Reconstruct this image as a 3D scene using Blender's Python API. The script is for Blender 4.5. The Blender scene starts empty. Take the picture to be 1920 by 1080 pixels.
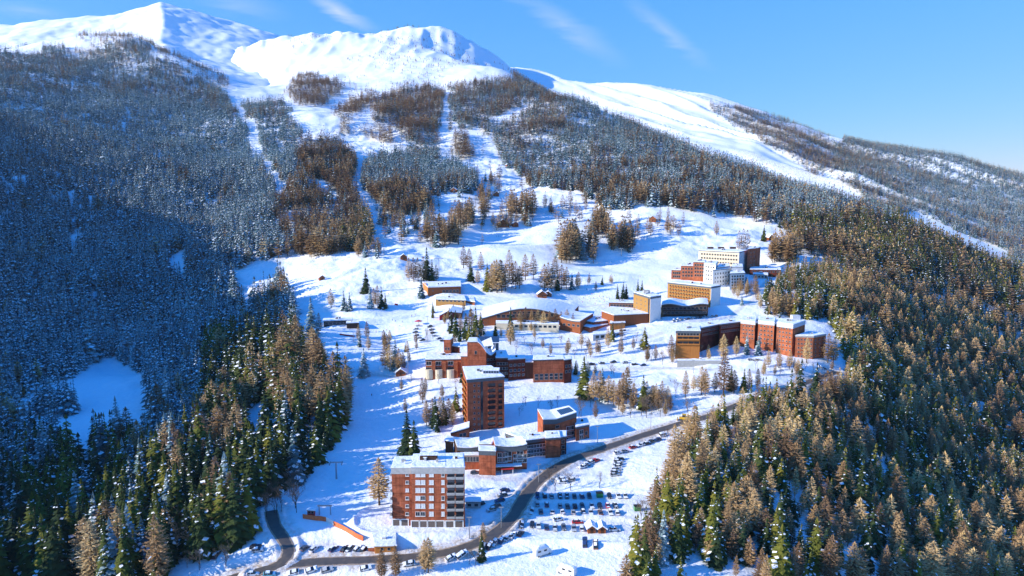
import bpy, bmesh, math, random
import numpy as np
from mathutils import Vector, Matrix
R = math.radians
random.seed(7); rng = np.random.default_rng(11)
scene = bpy.context.scene
COL = scene.collection

# ------------------------------------------------------------------ camera model (photo pixels 1920x1080)
PITCH = R(7.5); FPX = 1280.0; CP, SP = math.cos(PITCH), math.sin(PITCH)
def srow(py):                       # tan(elevation) of an image row in a vertical plane through the camera
    b = (540.0 - np.asarray(py, float)) / FPX
    return (-SP + b * CP) / (CP + b * SP)
def P(px, py, Y):                   # pixel + forward distance -> world
    a = (px - 960.0) / FPX; b = (540.0 - py) / FPX
    t = Y / (CP + b * SP)
    return Vector((a * t, Y, (-SP + b * CP) * t))
def on_level(px, py, z):            # pixel + height -> world
    b = (540.0 - py) / FPX
    t = z / (-SP + b * CP)
    return Vector(((px - 960.0) / FPX * t, t * (CP + b * SP), z))
def project(x, y, z):
    zc = y * CP - z * SP; yc = y * SP + z * CP
    return 960 + FPX * x / zc, 540 - FPX * yc / zc

# ------------------------------------------------------------------ noise
def vnoise(x, y, seed=0):
    xi = np.floor(x).astype(np.int64); yi = np.floor(y).astype(np.int64)
    fx = x - xi; fy = y - yi
    fx = fx * fx * fx * (fx * (fx * 6 - 15) + 10); fy = fy * fy * fy * (fy * (fy * 6 - 15) + 10)
    def h(a, b):
        n = (a * 374761393 + b * 668265263 + seed * 1442695041) & 0xFFFFFFFF
        n = ((n ^ (n >> 13)) * 1274126177) & 0xFFFFFFFF
        n = n ^ (n >> 16)
        return (n & 0xFFFF) / 32767.5 - 1
    a, b, c, d = h(xi, yi), h(xi + 1, yi), h(xi, yi + 1), h(xi + 1, yi + 1)
    return (a * (1 - fx) + b * fx) * (1 - fy) + (c * (1 - fx) + d * fx) * fy
def fbm(x, y, seed=0, octv=4, gain=.5):
    r = 0; a = 1.
    for k in range(octv):
        r = r + a * vnoise(x * 2 ** k + 17.3 * k, y * 2 ** k - 9.1 * k, seed + k); a *= gain
    return r

# ------------------------------------------------------------------ terrain from survey points
class TPS:
    def __init__(s, pts, lam=1e-4):
        P_ = np.array(pts, float); s.c = P_[:, :2]; f = P_[:, 2]; n = len(f)
        K = s.k(s.c); A = np.zeros((n + 3, n + 3)); A[:n, :n] = K + lam * np.eye(n)
        A[:n, n] = 1; A[:n, n + 1:] = s.c; A[n, :n] = 1; A[n + 1:, :n] = s.c.T
        s.w = np.linalg.solve(A, np.concatenate([f, np.zeros(3)]))
    def k(s, q):
        d2 = (q[:, None, 0] - s.c[None, :, 0]) ** 2 + (q[:, None, 1] - s.c[None, :, 1]) ** 2
        return .5 * d2 * np.log(d2 + 1e-9)
    def __call__(s, u, v):
        sh = np.shape(u); u = np.ravel(u); v = np.ravel(v); out = np.empty(u.size); n = len(s.c)
        for i in range(0, u.size, 20000):
            q = np.stack([u[i:i + 20000], v[i:i + 20000]], 1)
            out[i:i + 20000] = s.k(q) @ s.w[:n] + s.w[n] + q @ s.w[n + 1:]
        return out.reshape(sh)
def survey(cols, extra):
    pts = []
    for px, rows in cols:
        for py, Y in rows:
            p = P(px, py, Y); pts.append((p.x / Y, math.log(Y), p.z / Y))
    for u, Y, z in extra: pts.append((u, math.log(Y), z / Y))
    return pts
A_COLS = [
 (0, [(1080,250),(1000,290),(900,350),(800,420),(740,480),(600,590),(500,720),(400,860),(300,1040),(200,1390),(120,1900)]),
 (200, [(1075,238),(1000,275),(900,330),(800,405),(720,520),(690,570),(600,680),(500,800),(400,970),(300,1210),(200,1590),(115,2080)]),
 (260, [(75,2350)]), (330, [(110,2150)]),
 (400, [(1075,222),(1000,245),(900,292),(800,375),(700,490),(560,680),(520,740),(400,1020),(300,1400),(200,1850),(150,2080)]),
 (540, [(1060,224),(1000,240),(900,285),(800,340),(700,420),(640,470),(590,560),(520,690),(470,790),(400,960),(320,1220),(250,1500),(200,1800)]),
 (640, [(1060,222),(960,254),(900,285),(800,345),(700,420),(600,520),(520,640),(480,740),(400,980),(330,1200),(250,1560),(200,1900),(150,2350),(100,2850),(64,3250)]),
 (530, [(150,2350),(100,2850),(70,3200)]),
 (720, [(985,246),(940,262),(860,305),(740,390),(640,480),(560,590),(440,870),(330,1230),(60,3260)]),
 (800, [(1075,213),(985,246),(880,290),(800,345),(720,395),(650,455),(600,520),(550,600),(500,710),(440,860),(380,1030),(300,1360),(220,1760),(150,2350),(100,2800),(54,3250)]),
 (850, [(80,3150),(62,3300)]),
 (950, [(1075,211),(950,255),(880,290),(820,328),(760,368),(700,412),(640,465),(590,535),(540,625),(500,710),(450,840),(400,980),(330,1220),(260,1560),(200,1900),(160,2300),(138,2550)]),
 (870,[(86,3380),(112,3000)]),(905, [(93,3430),(128,2850)]),(940,[(114,3350)]),
 (1100, [(1075,210),(960,253),(880,287),(800,337),(720,400),(660,455),(600,530),(560,610),(520,680),(450,850),(400,990),(340,1220),(280,1480),(200,2000)]),
 (1250, [(1075,208),(960,246),(880,282),(820,322),(740,378),(680,432),(620,490),(580,560),(540,650),(480,790),(420,920),(385,1030),(330,1230),(268,1600)]),
 (1400, [(1075,210),(960,252),(880,284),(800,325),(720,388),(660,445),(600,530),(560,610),(520,700),(470,810),(430,900),(380,1060),(330,1350)]),
 (1550, [(1075,222),(900,298),(800,345),(700,412),(640,475),(560,600),(500,740),(440,890),(382,1150)]),
 (1700, [(1075,248),(900,338),(800,400),(700,490),(600,630),(520,790),(460,940),(442,1010)]),
 (1900, [(1075,280),(900,385),(800,475),(700,600),(600,780),(550,900),(525,980)]),
]
A_EXTRA = [(0,170,-125),(-.5,170,-132),(.5,170,-128),(-.95,190,-118),(-.9,260,-140),(-.95,330,-130),(-.95,480,-110),
 (-1.35,200,-96),(-1.35,250,-62),(-1.35,320,-20),(-1.35,450,50),(-1.35,620,130),(-1.3,850,215),(-1.2,1200,290),(-1.1,1700,330),(-1.05,2300,500),
 (-2.3,170,-70),(-2.3,230,-30),(-2.3,320,20),(-2.3,500,110),(-2.1,900,240),(-1.9,1700,420),
 (1.1,200,-160),(1.1,300,-200),(1.1,500,-215),(1.1,800,-215),(1.1,1400,-190),(1.1,2500,-150),
 # behind the crests
 (-.72,2900,480),(-.55,2900,520),(-.42,2700,420),(-.345,3900,560),(-.25,4200,560),(-.1,4200,560),(.02,3900,380),(.1,3000,210),(.22,2500,60),(.34,2000,-40),(.46,1700,-90),(.58,1400,-160),(.72,1300,-210),
 (-.42,2350,372),(-.35,2350,362),
 (.2,4200,60),(.5,3500,-100),(-.7,4500,560),(1.,4500,-100)]
SRC_A = survey(A_COLS, A_EXTRA); FA = TPS(SRC_A, 2e-4)
def smooth(a, b, t):
    t = np.clip((t - a) / (b - a), 0, 1); return t * t * (3 - 2 * t)
FLAT = []                           # (polyline, half width, falloff, heights) benches cut into the slope
def raw_A(x, y):
    yy = np.maximum(y, 175.); u = np.clip(x / yy, -2.6, 1.5)
    z = FA(u, np.log(yy)) * yy
    w = smooth(500, 1100, y); n = fbm(x / 210, y / 210, 3, 5)
    z = z + w * 9 * n * (1 - .5 * smooth(2200, 3000, y))
    z = z + (.35 * fbm(x / 17, y / 17, 9, 3) + .9 * fbm(x / 46, y / 46, 21, 3)) * smooth(150, 420, y)
    rg_ = 1 - 2 * np.abs(vnoise(x / 190 + .6 * vnoise(x / 90, y / 90, 71), y / 420, 70)); z = z + smooth(2300, 2900, y) * (6 * rg_ + 4 * (1 - 2 * np.abs(vnoise(x / 70, y / 150, 72))))
    z = z + smooth(2850, 3200, y) * 11 * (vnoise(u * 46, y / 700, 73) + .6 * vnoise(u * 110, y / 500, 74))
    z = z + 4.2 * fbm(x / 105, y / 85, 37, 3) * smooth(380, 620, y) * (1 - smooth(1700, 2200, y))
    z = z + 26 * fbm(x / 85, y / 85, 39, 3) * smooth(.92, 1.12, -u)
    r = smooth(-.25, .35, fbm(x / 130, y / 130, 31, 2)) * smooth(215, 330, y) * (1 - smooth(1500, 2000, y))
    z = z + r * (1.35 * fbm(x / 15, y / 11, 33, 3) + .5 * fbm(x / 6, y / 5, 35, 2)) * np.clip(y / 800, .5, 1.6)
    return z
def HA(x, y):
    x = np.asarray(x, float); y = np.asarray(y, float)
    z = raw_A(x, y)
    for pl, hw, fo in FLAT:
        m = (x > pl[:, 0].min() - hw - fo) & (x < pl[:, 0].max() + hw + fo) & (y > pl[:, 1].min() - hw - fo) & (y < pl[:, 1].max() + hw + fo)
        if not m.any(): continue
        X, Y = x[m], y[m]; best = np.full(X.shape, 1e9); zz = np.zeros(X.shape)
        for a, b in zip(pl[:-1], pl[1:]):
            d = b[:2] - a[:2]; L = d @ d + 1e-9
            t = np.clip(((X - a[0]) * d[0] + (Y - a[1]) * d[1]) / L, 0, 1)
            dist = np.hypot(X - a[0] - t * d[0], Y - a[1] - t * d[1]); c = dist < best
            best = np.where(c, dist, best); zz = np.where(c, a[2] + t * (b[2] - a[2]), zz)
        k = 1 - smooth(hw, hw + fo, best)
        zm = z[m]; z[m] = zm * (1 - k) + zz * k + (.75 * np.exp(-((best - hw - .9) / .9) ** 2) * (1 + .5 * vnoise(X / 3, Y / 3, 77)) if hw > 3 else 0)
    return z
def G(px, py, y0=180, y1=2600, H=None):  # ground point seen at a pixel
    H = H or HA
    Y = np.exp(np.linspace(math.log(y0), math.log(y1), 700)); a = (px - 960.) / FPX; b = (540. - py) / FPX
    t = Y / (CP + b * SP); d = (-SP + b * CP) * t - H(a * t, Y)
    i = np.where((d[:-1] > 0) & (d[1:] <= 0))[0]
    if len(i) == 0: i = np.argmin(np.abs(d)); y = Y[i]
    else:
        i = i[0]; f = d[i] / (d[i] - d[i + 1]); y = Y[i] + f * (Y[i + 1] - Y[i])
    p = P(px, py, y); return Vector((p.x, p.y, float(H(np.array([p.x]), np.array([p.y]))[0])))
def ground_z(x, y): return float(HA(np.array([x]), np.array([y]))[0])

# back ranges
B_COLS = [(960,[(133,3500),(190,2900),(280,2300)]),(1060,[(152,3500),(200,3000),(300,2200)]),(1200,[(162,3450),(240,2600),(320,2050)]),(1300,[(176,3350),(240,2700),(330,2000)]),
 (1370,[(192,3250),(260,2550),(350,1900)]),(1440,[(216,3100),(300,2300),(380,1750)]),(1550,[(262,2800),(330,2200),(410,1650)]),(1640,[(292,2600),(350,2100),(430,1560)]),(1700,[(292,2750),(340,2250),(400,1800),(450,1450)]),
 (1780,[(304,2700),(380,2050),(440,1700),(490,1450)]),(1850,[(332,2500),(420,1850),(520,1400)]),(1920,[(362,2300),(450,1750),(540,1350)])]
B_EXTRA = [(0,4300,560),(.2,4300,480),(.4,4000,250),(.6,3500,60),(.8,3200,-40),(.05,1900,100),(.3,1500,-60),(.5,1200,-120),(.7,900,-230),(1.1,2300,-90),(1.1,1100,-240),(-.05,3500,640),(-.05,2600,330),(1.4,3000,-150)]
FB = TPS(survey(B_COLS, B_EXTRA), 2e-4)
def HB(x, y):
    x = np.asarray(x, float); y = np.asarray(y, float)
    u = np.clip(x / y, -.12, 1.4); z = FB(u, np.log(y)) * y
    c = (x * .80 + y * .60); al = (-x * .60 + y * .80)
    g = 1 - np.abs(vnoise(c / 130 + .5 * vnoise(al / 260, c / 300, 40), al / 900, 41)) * 2
    g2 = 1 - np.abs(vnoise(c / 52, al / 420, 43)) * 2
    return z + (20 * g + 8 * g2) * smooth(1500, 2300, y) + 5 * fbm(x / 120, y / 120, 44, 4)
C_L = TPS(survey([(-250,[(95,2900),(60,3250),(130,2500)]),(0,[(47,3300),(75,2950),(105,2650)]),(100,[(40,3350),(70,3000),(110,2600)]),(200,[(31,3450),(60,3100),(100,2650)]),(300,[(3,3600),(50,3100),(90,2700)]),(420,[(-40,3600),(20,3100)])],
  [(-1.2,3200,700),(-.75,4000,830),(-.5,4300,960),(-.5,2200,420),(-.9,2200,350)]), 2e-4)
C_R = TPS(survey([(230,[(-25,3600)]),(306,[(5,3600),(55,3050),(88,2700)]),(330,[(13,3620),(75,3000),(105,2600)]),(375,[(27,3850),(90,3000),(125,2550)]),(420,[(40,4000),(100,3000),(140,2450)]),(480,[(62,4150),(120,3000),(170,2350)]),(540,[(80,4150),(130,3000),(185,2350)])],
  [(-.5,4390,930),(-.2,3000,430),(-.2,3600,560)]), 2e-4)
def HC(x, y):
    x = np.asarray(x, float); y = np.asarray(y, float)
    u = np.clip(x / y, -1.3, -.2); v = np.log(y)
    zl = C_L(u, v) * y; zr = C_R(u, v) * y
    return np.minimum(zl, zr) + 9 * fbm(x / 160, y / 160, 60, 4) + 3.5 * fbm(x / 55, y / 70, 64, 3)
# ------------------------------------------------------------------ object helpers
def mesh_np(name, co, faces, smooth_=False):
    co = np.asarray(co, np.float32); faces = np.asarray(faces, np.int32); k = faces.shape[1]
    me = bpy.data.meshes.new(name); me.vertices.add(len(co)); me.vertices.foreach_set('co', co.ravel())
    me.loops.add(faces.size); me.loops.foreach_set('vertex_index', faces.ravel())
    me.polygons.add(len(faces)); me.polygons.foreach_set('loop_start', np.arange(len(faces), dtype=np.int32) * k)
    me.polygons.foreach_set('loop_total', np.full(len(faces), k, np.int32))
    me.polygons.foreach_set('use_smooth', np.full(len(faces), smooth_, bool))
    me.update(calc_edges=True); return me
def link(name, me, parent=None, loc=None):
    o = bpy.data.objects.new(name, me); COL.objects.link(o)
    if parent: o.parent = parent
    if loc is not None: o.location = loc
    return o
def tag(o, label=None, cat=None, group=None, kind=None):
    if label: o['label'] = label
    if cat: o['category'] = cat
    if group: o['group'] = group
    if kind: o['kind'] = kind
    return o
def thing(name, label, cat, loc=(0, 0, 0), rz=0, group=None):
    o = bpy.data.objects.new(name, None); COL.objects.link(o); o.empty_display_size = 1
    o.location = loc; o.rotation_euler = (0, 0, rz); return tag(o, label, cat, group)
def dup(root, loc=None, rz=None, sc=None):
    r = root.copy(); COL.objects.link(r)
    if loc is not None: r.location = loc
    if rz is not None: r.rotation_euler = (0, 0, rz)
    if sc is not None: r.scale = sc
    for ch in root.children:
        c = ch.copy(); COL.objects.link(c); c.parent = r
        for g in ch.children:
            d = g.copy(); COL.objects.link(d); d.parent = c
    return r

# ------------------------------------------------------------------ materials
class NT:
    def __init__(s, name):
        s.m = bpy.data.materials.new(name); s.m.use_nodes = True; s.t = s.m.node_tree; s.b = s.t.nodes['Principled BSDF']
    def n(s, typ, **kw):
        nd = s.t.nodes.new(typ)
        for k, v in kw.items():
            if k.startswith('i_'):
                key = k[2:]; key = int(key) if key.isdigit() else key.replace('_', ' ')
                nd.inputs[key].default_value = v
            else: setattr(nd, k, v)
        return nd
    def l(s, a, b): s.t.links.new(a, b)
    def ramp(s, src, stops, interp='LINEAR'):
        r = s.n('ShaderNodeValToRGB'); r.color_ramp.interpolation = interp; e = r.color_ramp.elements
        while len(e) < len(stops): e.new(.5)
        for el, (p, c) in zip(e, stops): el.position = p; el.color = (*c, 1) if len(c) == 3 else c
        s.l(src, r.inputs[0]); return r
    def mix(s, fac, a, b, blend='MIX'):
        m = s.n('ShaderNodeMix', data_type='RGBA', blend_type=blend)
        for sock, v in ((m.inputs[0], fac), (m.inputs[6], a), (m.inputs[7], b)):
            if hasattr(v, 'links') or hasattr(v, 'is_linked'): s.l(v, sock)
            elif isinstance(v, (int, float)): sock.default_value = v
            else: sock.default_value = (*v, 1)
        return m.outputs[2]
def mat(name, col, rough=.7, var=.12, scale=3., metal=0, bump=0, spec=.3, coord='Object'):
    q = NT(name); tc = q.n('ShaderNodeTexCoord'); nz = q.n('ShaderNodeTexNoise', i_Scale=scale, i_Detail=6., i_Roughness=.6)
    q.l(tc.outputs[coord], nz.inputs['Vector'])
    c0 = tuple(max(0, v * (1 - var)) for v in col); c1 = tuple(min(1, v * (1 + var)) for v in col)
    r = q.ramp(nz.outputs['Fac'], [(.3, c0), (.7, c1)]); q.l(r.outputs[0], q.b.inputs['Base Color'])
    q.b.inputs['Roughness'].default_value = rough; q.b.inputs['Metallic'].default_value = metal; q.b.inputs['Specular IOR Level'].default_value = spec
    if bump:
        bp = q.n('ShaderNodeBump', i_Strength=bump, i_Distance=.1); q.l(nz.outputs['Fac'], bp.inputs['Height']); q.l(bp.outputs[0], q.b.inputs['Normal'])
    return q.m
def snow_mat(name, ground=False):
    q = NT(name); tc = q.n('ShaderNodeTexCoord')
    n1 = q.n('ShaderNodeTexNoise', i_Scale=.35, i_Detail=8., i_Roughness=.65); q.l(tc.outputs['Object'], n1.inputs['Vector'])
    n2 = q.n('ShaderNodeTexNoise', i_Scale=.03, i_Detail=4.); q.l(tc.outputs['Object'], n2.inputs['Vector'])
    c = q.ramp(n1.outputs['Fac'], [(.25, (.80, .83, .87)), (.6, (.88, .90, .92))]).outputs[0]
    if ground:
        at = q.n('ShaderNodeAttribute', attribute_name='dirt'); n3 = q.n('ShaderNodeTexNoise', i_Scale=.6, i_Detail=7., i_Roughness=.7); q.l(tc.outputs['Object'], n3.inputs['Vector'])
        mu = q.n('ShaderNodeMath', operation='MULTIPLY'); q.l(at.outputs['Fac'], mu.inputs[0]); rr = q.ramp(n3.outputs['Fac'], [(.3, (.1, .1, .1)), (.62, (1, 1, 1))]); q.l(rr.outputs[0], mu.inputs[1])
        c = q.mix(mu.outputs[0], c, (.40, .31, .22))
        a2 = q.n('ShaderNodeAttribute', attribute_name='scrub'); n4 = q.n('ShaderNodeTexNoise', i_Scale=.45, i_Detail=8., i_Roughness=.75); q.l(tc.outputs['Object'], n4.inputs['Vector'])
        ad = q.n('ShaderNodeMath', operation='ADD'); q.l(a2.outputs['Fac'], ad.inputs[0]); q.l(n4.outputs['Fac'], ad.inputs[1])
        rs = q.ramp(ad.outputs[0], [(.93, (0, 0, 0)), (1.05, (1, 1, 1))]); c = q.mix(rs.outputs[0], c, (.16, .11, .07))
    q.l(c, q.b.inputs['Base Color']); q.b.inputs['Roughness'].default_value = .75; q.b.inputs['Specular IOR Level'].default_value = .15
    bp = q.n('ShaderNodeBump', i_Strength=.8, i_Distance=.9); q.l(n1.outputs['Fac'], bp.inputs['Height']); q.l(bp.outputs[0], q.b.inputs['Normal'])
    return q.m
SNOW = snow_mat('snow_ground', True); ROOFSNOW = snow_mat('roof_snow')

# ------------------------------------------------------------------ world, sun, camera
SUN_EL, SUN_BACK = R(21), R(16)
to_sun = Vector((-math.cos(SUN_BACK) * math.cos(SUN_EL), -math.sin(SUN_BACK) * math.cos(SUN_EL), math.sin(SUN_EL)))
def build_world():
    w = bpy.data.worlds.new('World'); scene.world = w; w.use_nodes = True; t = w.node_tree
    bg = t.nodes['Background']; sky = t.nodes.new('ShaderNodeTexSky'); sky.sky_type = 'NISHITA'; sky.sun_disc = False
    sky.sun_elevation = SUN_EL; sky.sun_rotation = math.atan2(to_sun.x, to_sun.y); sky.altitude = 1700; sky.air_density = 1.; sky.dust_density = .35; sky.ozone_density = 1.6
    sp = t.nodes.new('ShaderNodeSeparateColor'); cb = t.nodes.new('ShaderNodeCombineColor'); t.links.new(sky.outputs[0], sp.inputs[0])
    for i, (g, k) in enumerate(SKY_GRADE):      # clear, deep blue winter air
        pw = t.nodes.new('ShaderNodeMath'); pw.operation = 'POWER'; pw.inputs[1].default_value = g; t.links.new(sp.outputs[i], pw.inputs[0])
        mu = t.nodes.new('ShaderNodeMath'); mu.operation = 'MULTIPLY'; mu.inputs[1].default_value = k; t.links.new(pw.outputs[0], mu.inputs[0]); t.links.new(mu.outputs[0], cb.inputs[i])
    # thin cirrus; the unseen upper sky gets an added blue tint that colours the shade
    tc = t.nodes.new('ShaderNodeTexCoord'); sz = t.nodes.new('ShaderNodeSeparateXYZ'); t.links.new(tc.outputs['Generated'], sz.inputs[0]); mr = t.nodes.new('ShaderNodeMapRange'); mr.inputs[1].default_value = .30; mr.inputs[2].default_value = .75; mr.data_type = 'FLOAT'; mr.inputs[3].default_value = 0.; mr.inputs[4].default_value = 1.; t.links.new(sz.outputs[2], mr.inputs[0])
    zm = t.nodes.new('ShaderNodeMix'); zm.data_type = 'RGBA'; zm.inputs[6].default_value = (1, 1, 1, 1); zm.inputs[7].default_value = (*ZENITH_TINT, 1); t.links.new(mr.outputs[0], zm.inputs[0])
    vm = t.nodes.new('ShaderNodeVectorMath'); vm.operation = 'MULTIPLY'; t.links.new(cb.outputs[0], vm.inputs[0]); t.links.new(zm.outputs[2], vm.inputs[1])

    dx = t.nodes.new('ShaderNodeMath'); dx.operation = 'DIVIDE'; dz = t.nodes.new('ShaderNodeMath'); dz.operation = 'DIVIDE'
    for nd, k in ((dx, 0), (dz, 2)): t.links.new(sz.outputs[k], nd.inputs[0]); t.links.new(sz.outputs[1], nd.inputs[1])
    cv = t.nodes.new('ShaderNodeCombineXYZ'); t.links.new(dx.outputs[0], cv.inputs[0]); t.links.new(dz.outputs[0], cv.inputs[1])
    def M(op, a_, b_=None, cl=False):
        nd = t.nodes.new('ShaderNodeMath'); nd.operation = op; nd.use_clamp = cl
        for k, v in enumerate((a_, b_)):
            if v is None: continue
            if isinstance(v, (int, float)): nd.inputs[k].default_value = v
            else: t.links.new(v, nd.inputs[k])
        return nd.outputs[0]
    mp = t.nodes.new('ShaderNodeMapping'); mp.inputs['Rotation'].default_value = (0, 0, R(27)); mp.inputs['Scale'].default_value = (7., 42., 1.); t.links.new(cv.outputs[0], mp.inputs[0])
    nz = t.nodes.new('ShaderNodeTexNoise'); nz.inputs['Scale'].default_value = 1.; nz.inputs['Detail'].default_value = 7; nz.inputs['Roughness'].default_value = .6; nz.inputs['Distortion'].default_value = .6; t.links.new(mp.outputs[0], nz.inputs['Vector'])
    tot = None
    for (x0, y0, x1, y1, wd, st) in WISPS:      # thin diagonal cirrus
        p0, p1 = P(x0, y0, 1.), P(x1, y1, 1.); dx_, dz_ = p1.x - p0.x, p1.z - p0.z; L = math.hypot(dx_, dz_); c, s = dx_ / L, dz_ / L; mx_, mz_ = (p0.x + p1.x) / 2, (p0.z + p1.z) / 2
        X = M('SUBTRACT', dx.outputs[0], mx_); Z = M('SUBTRACT', dz.outputs[0], mz_)
        u_ = M('MULTIPLY', M('ADD', M('MULTIPLY', X, c), M('MULTIPLY', Z, s)), 2. / L); v_ = M('MULTIPLY', M('SUBTRACT', M('MULTIPLY', Z, c), M('MULTIPLY', X, s)), 1 / wd)
        v_ = M('ADD', v_, M('MULTIPLY', M('SUBTRACT', nz.outputs['Fac'], .5), 2.2))
        q = M('SUBTRACT', 1., M('SQRT', M('ADD', M('MULTIPLY', u_, u_), M('MULTIPLY', v_, v_))), True); q = M('MULTIPLY', M('POWER', q, 1.3), st); tot = q if tot is None else M('ADD', tot, q)
    tot = M('MULTIPLY', tot, M('MULTIPLY', nz.outputs['Fac'], 1.7), True)
    mx = t.nodes.new('ShaderNodeMix'); mx.data_type = 'RGBA'; mx.inputs[7].default_value = (3.8, 4.5, 5.6, 1); t.links.new(tot, mx.inputs[0]); t.links.new(vm.outputs[0], mx.inputs[6]); t.links.new(mx.outputs[2], bg.inputs['Color'])
    bg.inputs['Strength'].default_value = SKY_STR
def build_light_cam():
    sd = bpy.data.lights.new('sun', 'SUN'); sd.energy = SUN_STR; sd.angle = R(.5); sd.color = (1., .935, .84)
    so = bpy.data.objects.new('sun', sd); COL.objects.link(so); so.rotation_euler = to_sun.to_track_quat('Z', 'Y').to_euler()
    cd = bpy.data.cameras.new('camera'); cd.sensor_width = 36; cd.lens = 24; cd.clip_start = 1; cd.clip_end = 20000
    co = bpy.data.objects.new('camera', cd); COL.objects.link(co); co.rotation_euler = (R(90) - PITCH, 0, 0); scene.camera = co
    scene.view_settings.view_transform = 'Standard'; scene.view_settings.look = 'None'; scene.view_settings.exposure = EXPO; scene.view_settings.gamma = 1
    scene.cycles.max_bounces = 6; scene.cycles.diffuse_bounces = 3; scene.cycles.glossy_bounces = 2; scene.cycles.transparent_max_bounces = 6
SKY_STR, SUN_STR, EXPO = .1, 4.5, .85; WISPS = [(545,-25,720,64,.013,.95), (930,-30,1190,130,.020,.5), (1150,-20,1350,140,.017,.45), (330,-10,560,30,.018,.35), (-40,10,140,30,.014,.35)]; ZENITH_TINT = (.0, .92, 1.1); SKY_GRADE = ((1.18, .365), (.55, 1.46), (.08, 5.0))
build_world(); build_light_cam()

# ------------------------------------------------------------------ roads (cut first, so that the ground follows them)
def polyline(px_pts, step=4.):
    p = [G(*q) for q in px_pts]; out = []
    n = len(p)
    for i in range(n - 1):
        a, b = p[i], p[i + 1]; pa = p[i - 1] if i else a * 2 - b; pb = p[i + 2] if i + 2 < n else b * 2 - a
        k = max(2, int((b - a).length / step))
        for j in range(k):
            t = j / k
            out.append(.5 * ((2 * a) + (b - pa) * t + (2 * pa - 5 * a + 4 * b - pb) * t * t + (3 * a - pa - 3 * b + pb) * t ** 3))
    out.append(p[-1]); q = np.array([tuple(v) for v in out])
    for _ in range(12):                                    # even out the grade
        q[1:-1, 2] = (q[:-2, 2] + q[1:-1, 2] * 2 + q[2:, 2]) / 4
    return q
def bench(pts, hw, fo): FLAT.append((polyline(pts, 8.), hw, fo))

for pts in ([(430,528),(560,548),(690,500),(800,470),(960,462),(1100,452)], [(560,600),(700,596),(800,586),(880,574)], [(690,420),(800,405),(900,388),(1010,362),(1090,370)], [(640,560),(760,540),(880,552),(1010,566)], [(1060,694),(1180,689),(1290,690)], [(700,706),(760,708),(800,712)]): bench(pts, 2.6, 5.)
bench([(1022,946),(1050,947),(1090,948),(1140,949),(1185,950)], 14, 9.); bench([(1000,990),(1060,992),(1160,996)], 9, 6.); bench([(1240,600),(1300,597),(1350,592)], 7, 6.); bench([(560,1032),(640,1034),(700,1035)], 5, 4.)
za = float(srow(988.5)) * 240
FLAT.append((np.array([[*P(728, 988, 247)[:2], za], [*P(876, 988, 248)[:2], za]]), 12., 9.))
MAIN_ROAD = polyline([(395,1100),(470,1074),(560,1056),(700,1050),(800,1043),(870,1028),(925,1002),(962,968),(985,932),(1012,900),(1060,868),(1120,845),(1200,819),(1270,797),(1330,780),(1390,757),(1450,737),(1510,718),(1570,697)])
SIDE_ROAD = polyline([(508,958),(515,985),(532,1010),(541,1035),(524,1058),(480,1076)])
ROADS = [(MAIN_ROAD, 3.5, 7.), (SIDE_ROAD, 3.1, 5.)]
FLAT += ROADS
# ------------------------------------------------------------------ ground sheets
def axis(lo, hi, inner, n_in, n_out):
    a = np.linspace(-inner, inner, n_in)
    return np.concatenate([np.linspace(lo, -inner, n_out, endpoint=False), a, np.linspace(inner, hi, n_out + 1)[1:]])
def sheet(name, H, u, Yv, label_mat, seed_attr=True):
    U, V = np.meshgrid(u, Yv); X = U * V; Z = H(X, V)
    co = np.stack([X.ravel(), V.ravel(), Z.ravel()], 1); nu, nv = len(u), len(Yv)
    i = np.arange((nu - 1) * (nv - 1)); r, c = i // (nu - 1), i % (nu - 1); k = r * nu + c
    me = mesh_np(name, co, np.stack([k, k + 1, k + nu + 1, k + nu], 1), True); me.materials.append(label_mat)
    o = tag(link(name, me), kind='structure'); return o, X, V, Z
Q = 1.0 if not globals().get('COARSE') else .4
uA = axis(-2.5, 1.3, .82, int(760 * Q), int(60 * Q)); yA = np.concatenate([np.linspace(30, 180, 12, endpoint=False), np.exp(np.linspace(math.log(180), math.log(4300), int(640 * Q)))])
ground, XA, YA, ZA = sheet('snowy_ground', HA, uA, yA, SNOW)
uB = np.linspace(-.1, 1.35, int(420 * Q)); yB = np.exp(np.linspace(math.log(950), math.log(4400), int(260 * Q)))
far_hill, XB, YB, ZB = sheet('far_hillside', HB, uB, yB, SNOW)
uC = np.linspace(-1.25, -.24, int(300 * Q)); yC = np.exp(np.linspace(math.log(2200), math.log(4400), int(200 * Q)))
peak, XC, YC, ZC = sheet('far_peak', HC, uC, yC, SNOW)
# where the picture can see each ground vertex
def runmax(X, Y, Z):
    return np.maximum.accumulate(Z / Y, axis=0)
RM = runmax(XA, YA, ZA)

def build_haze():
    bm = bmesh.new(); bmesh.ops.create_cube(bm, size=1.); me = bpy.data.meshes.new('haze'); bm.to_mesh(me); bm.free(); o = link('haze', me); o.scale = (24000, 11000, 1900); o.location = (0, 500, 1900 / 2 - 640); tag(o, kind='stuff')
    m = bpy.data.materials.new('haze_air'); m.use_nodes = True; t = m.node_tree; t.nodes.clear(); v = t.nodes.new('ShaderNodeVolumePrincipled'); v.inputs['Color'].default_value = (.55, .78, 1., 1); v.inputs['Density'].default_value = HAZE; v.inputs['Anisotropy'].default_value = .2
    ou = t.nodes.new('ShaderNodeOutputMaterial'); t.links.new(v.outputs[0], ou.inputs['Volume']); me.materials.append(m)
HAZE = 3.2e-5
print('zmin', min(ZA.min(), ZB.min(), ZC.min()), 'zmax', max(ZA.max(), ZB.max(), ZC.max()), XA.min(), XA.max())
build_haze()
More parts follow.
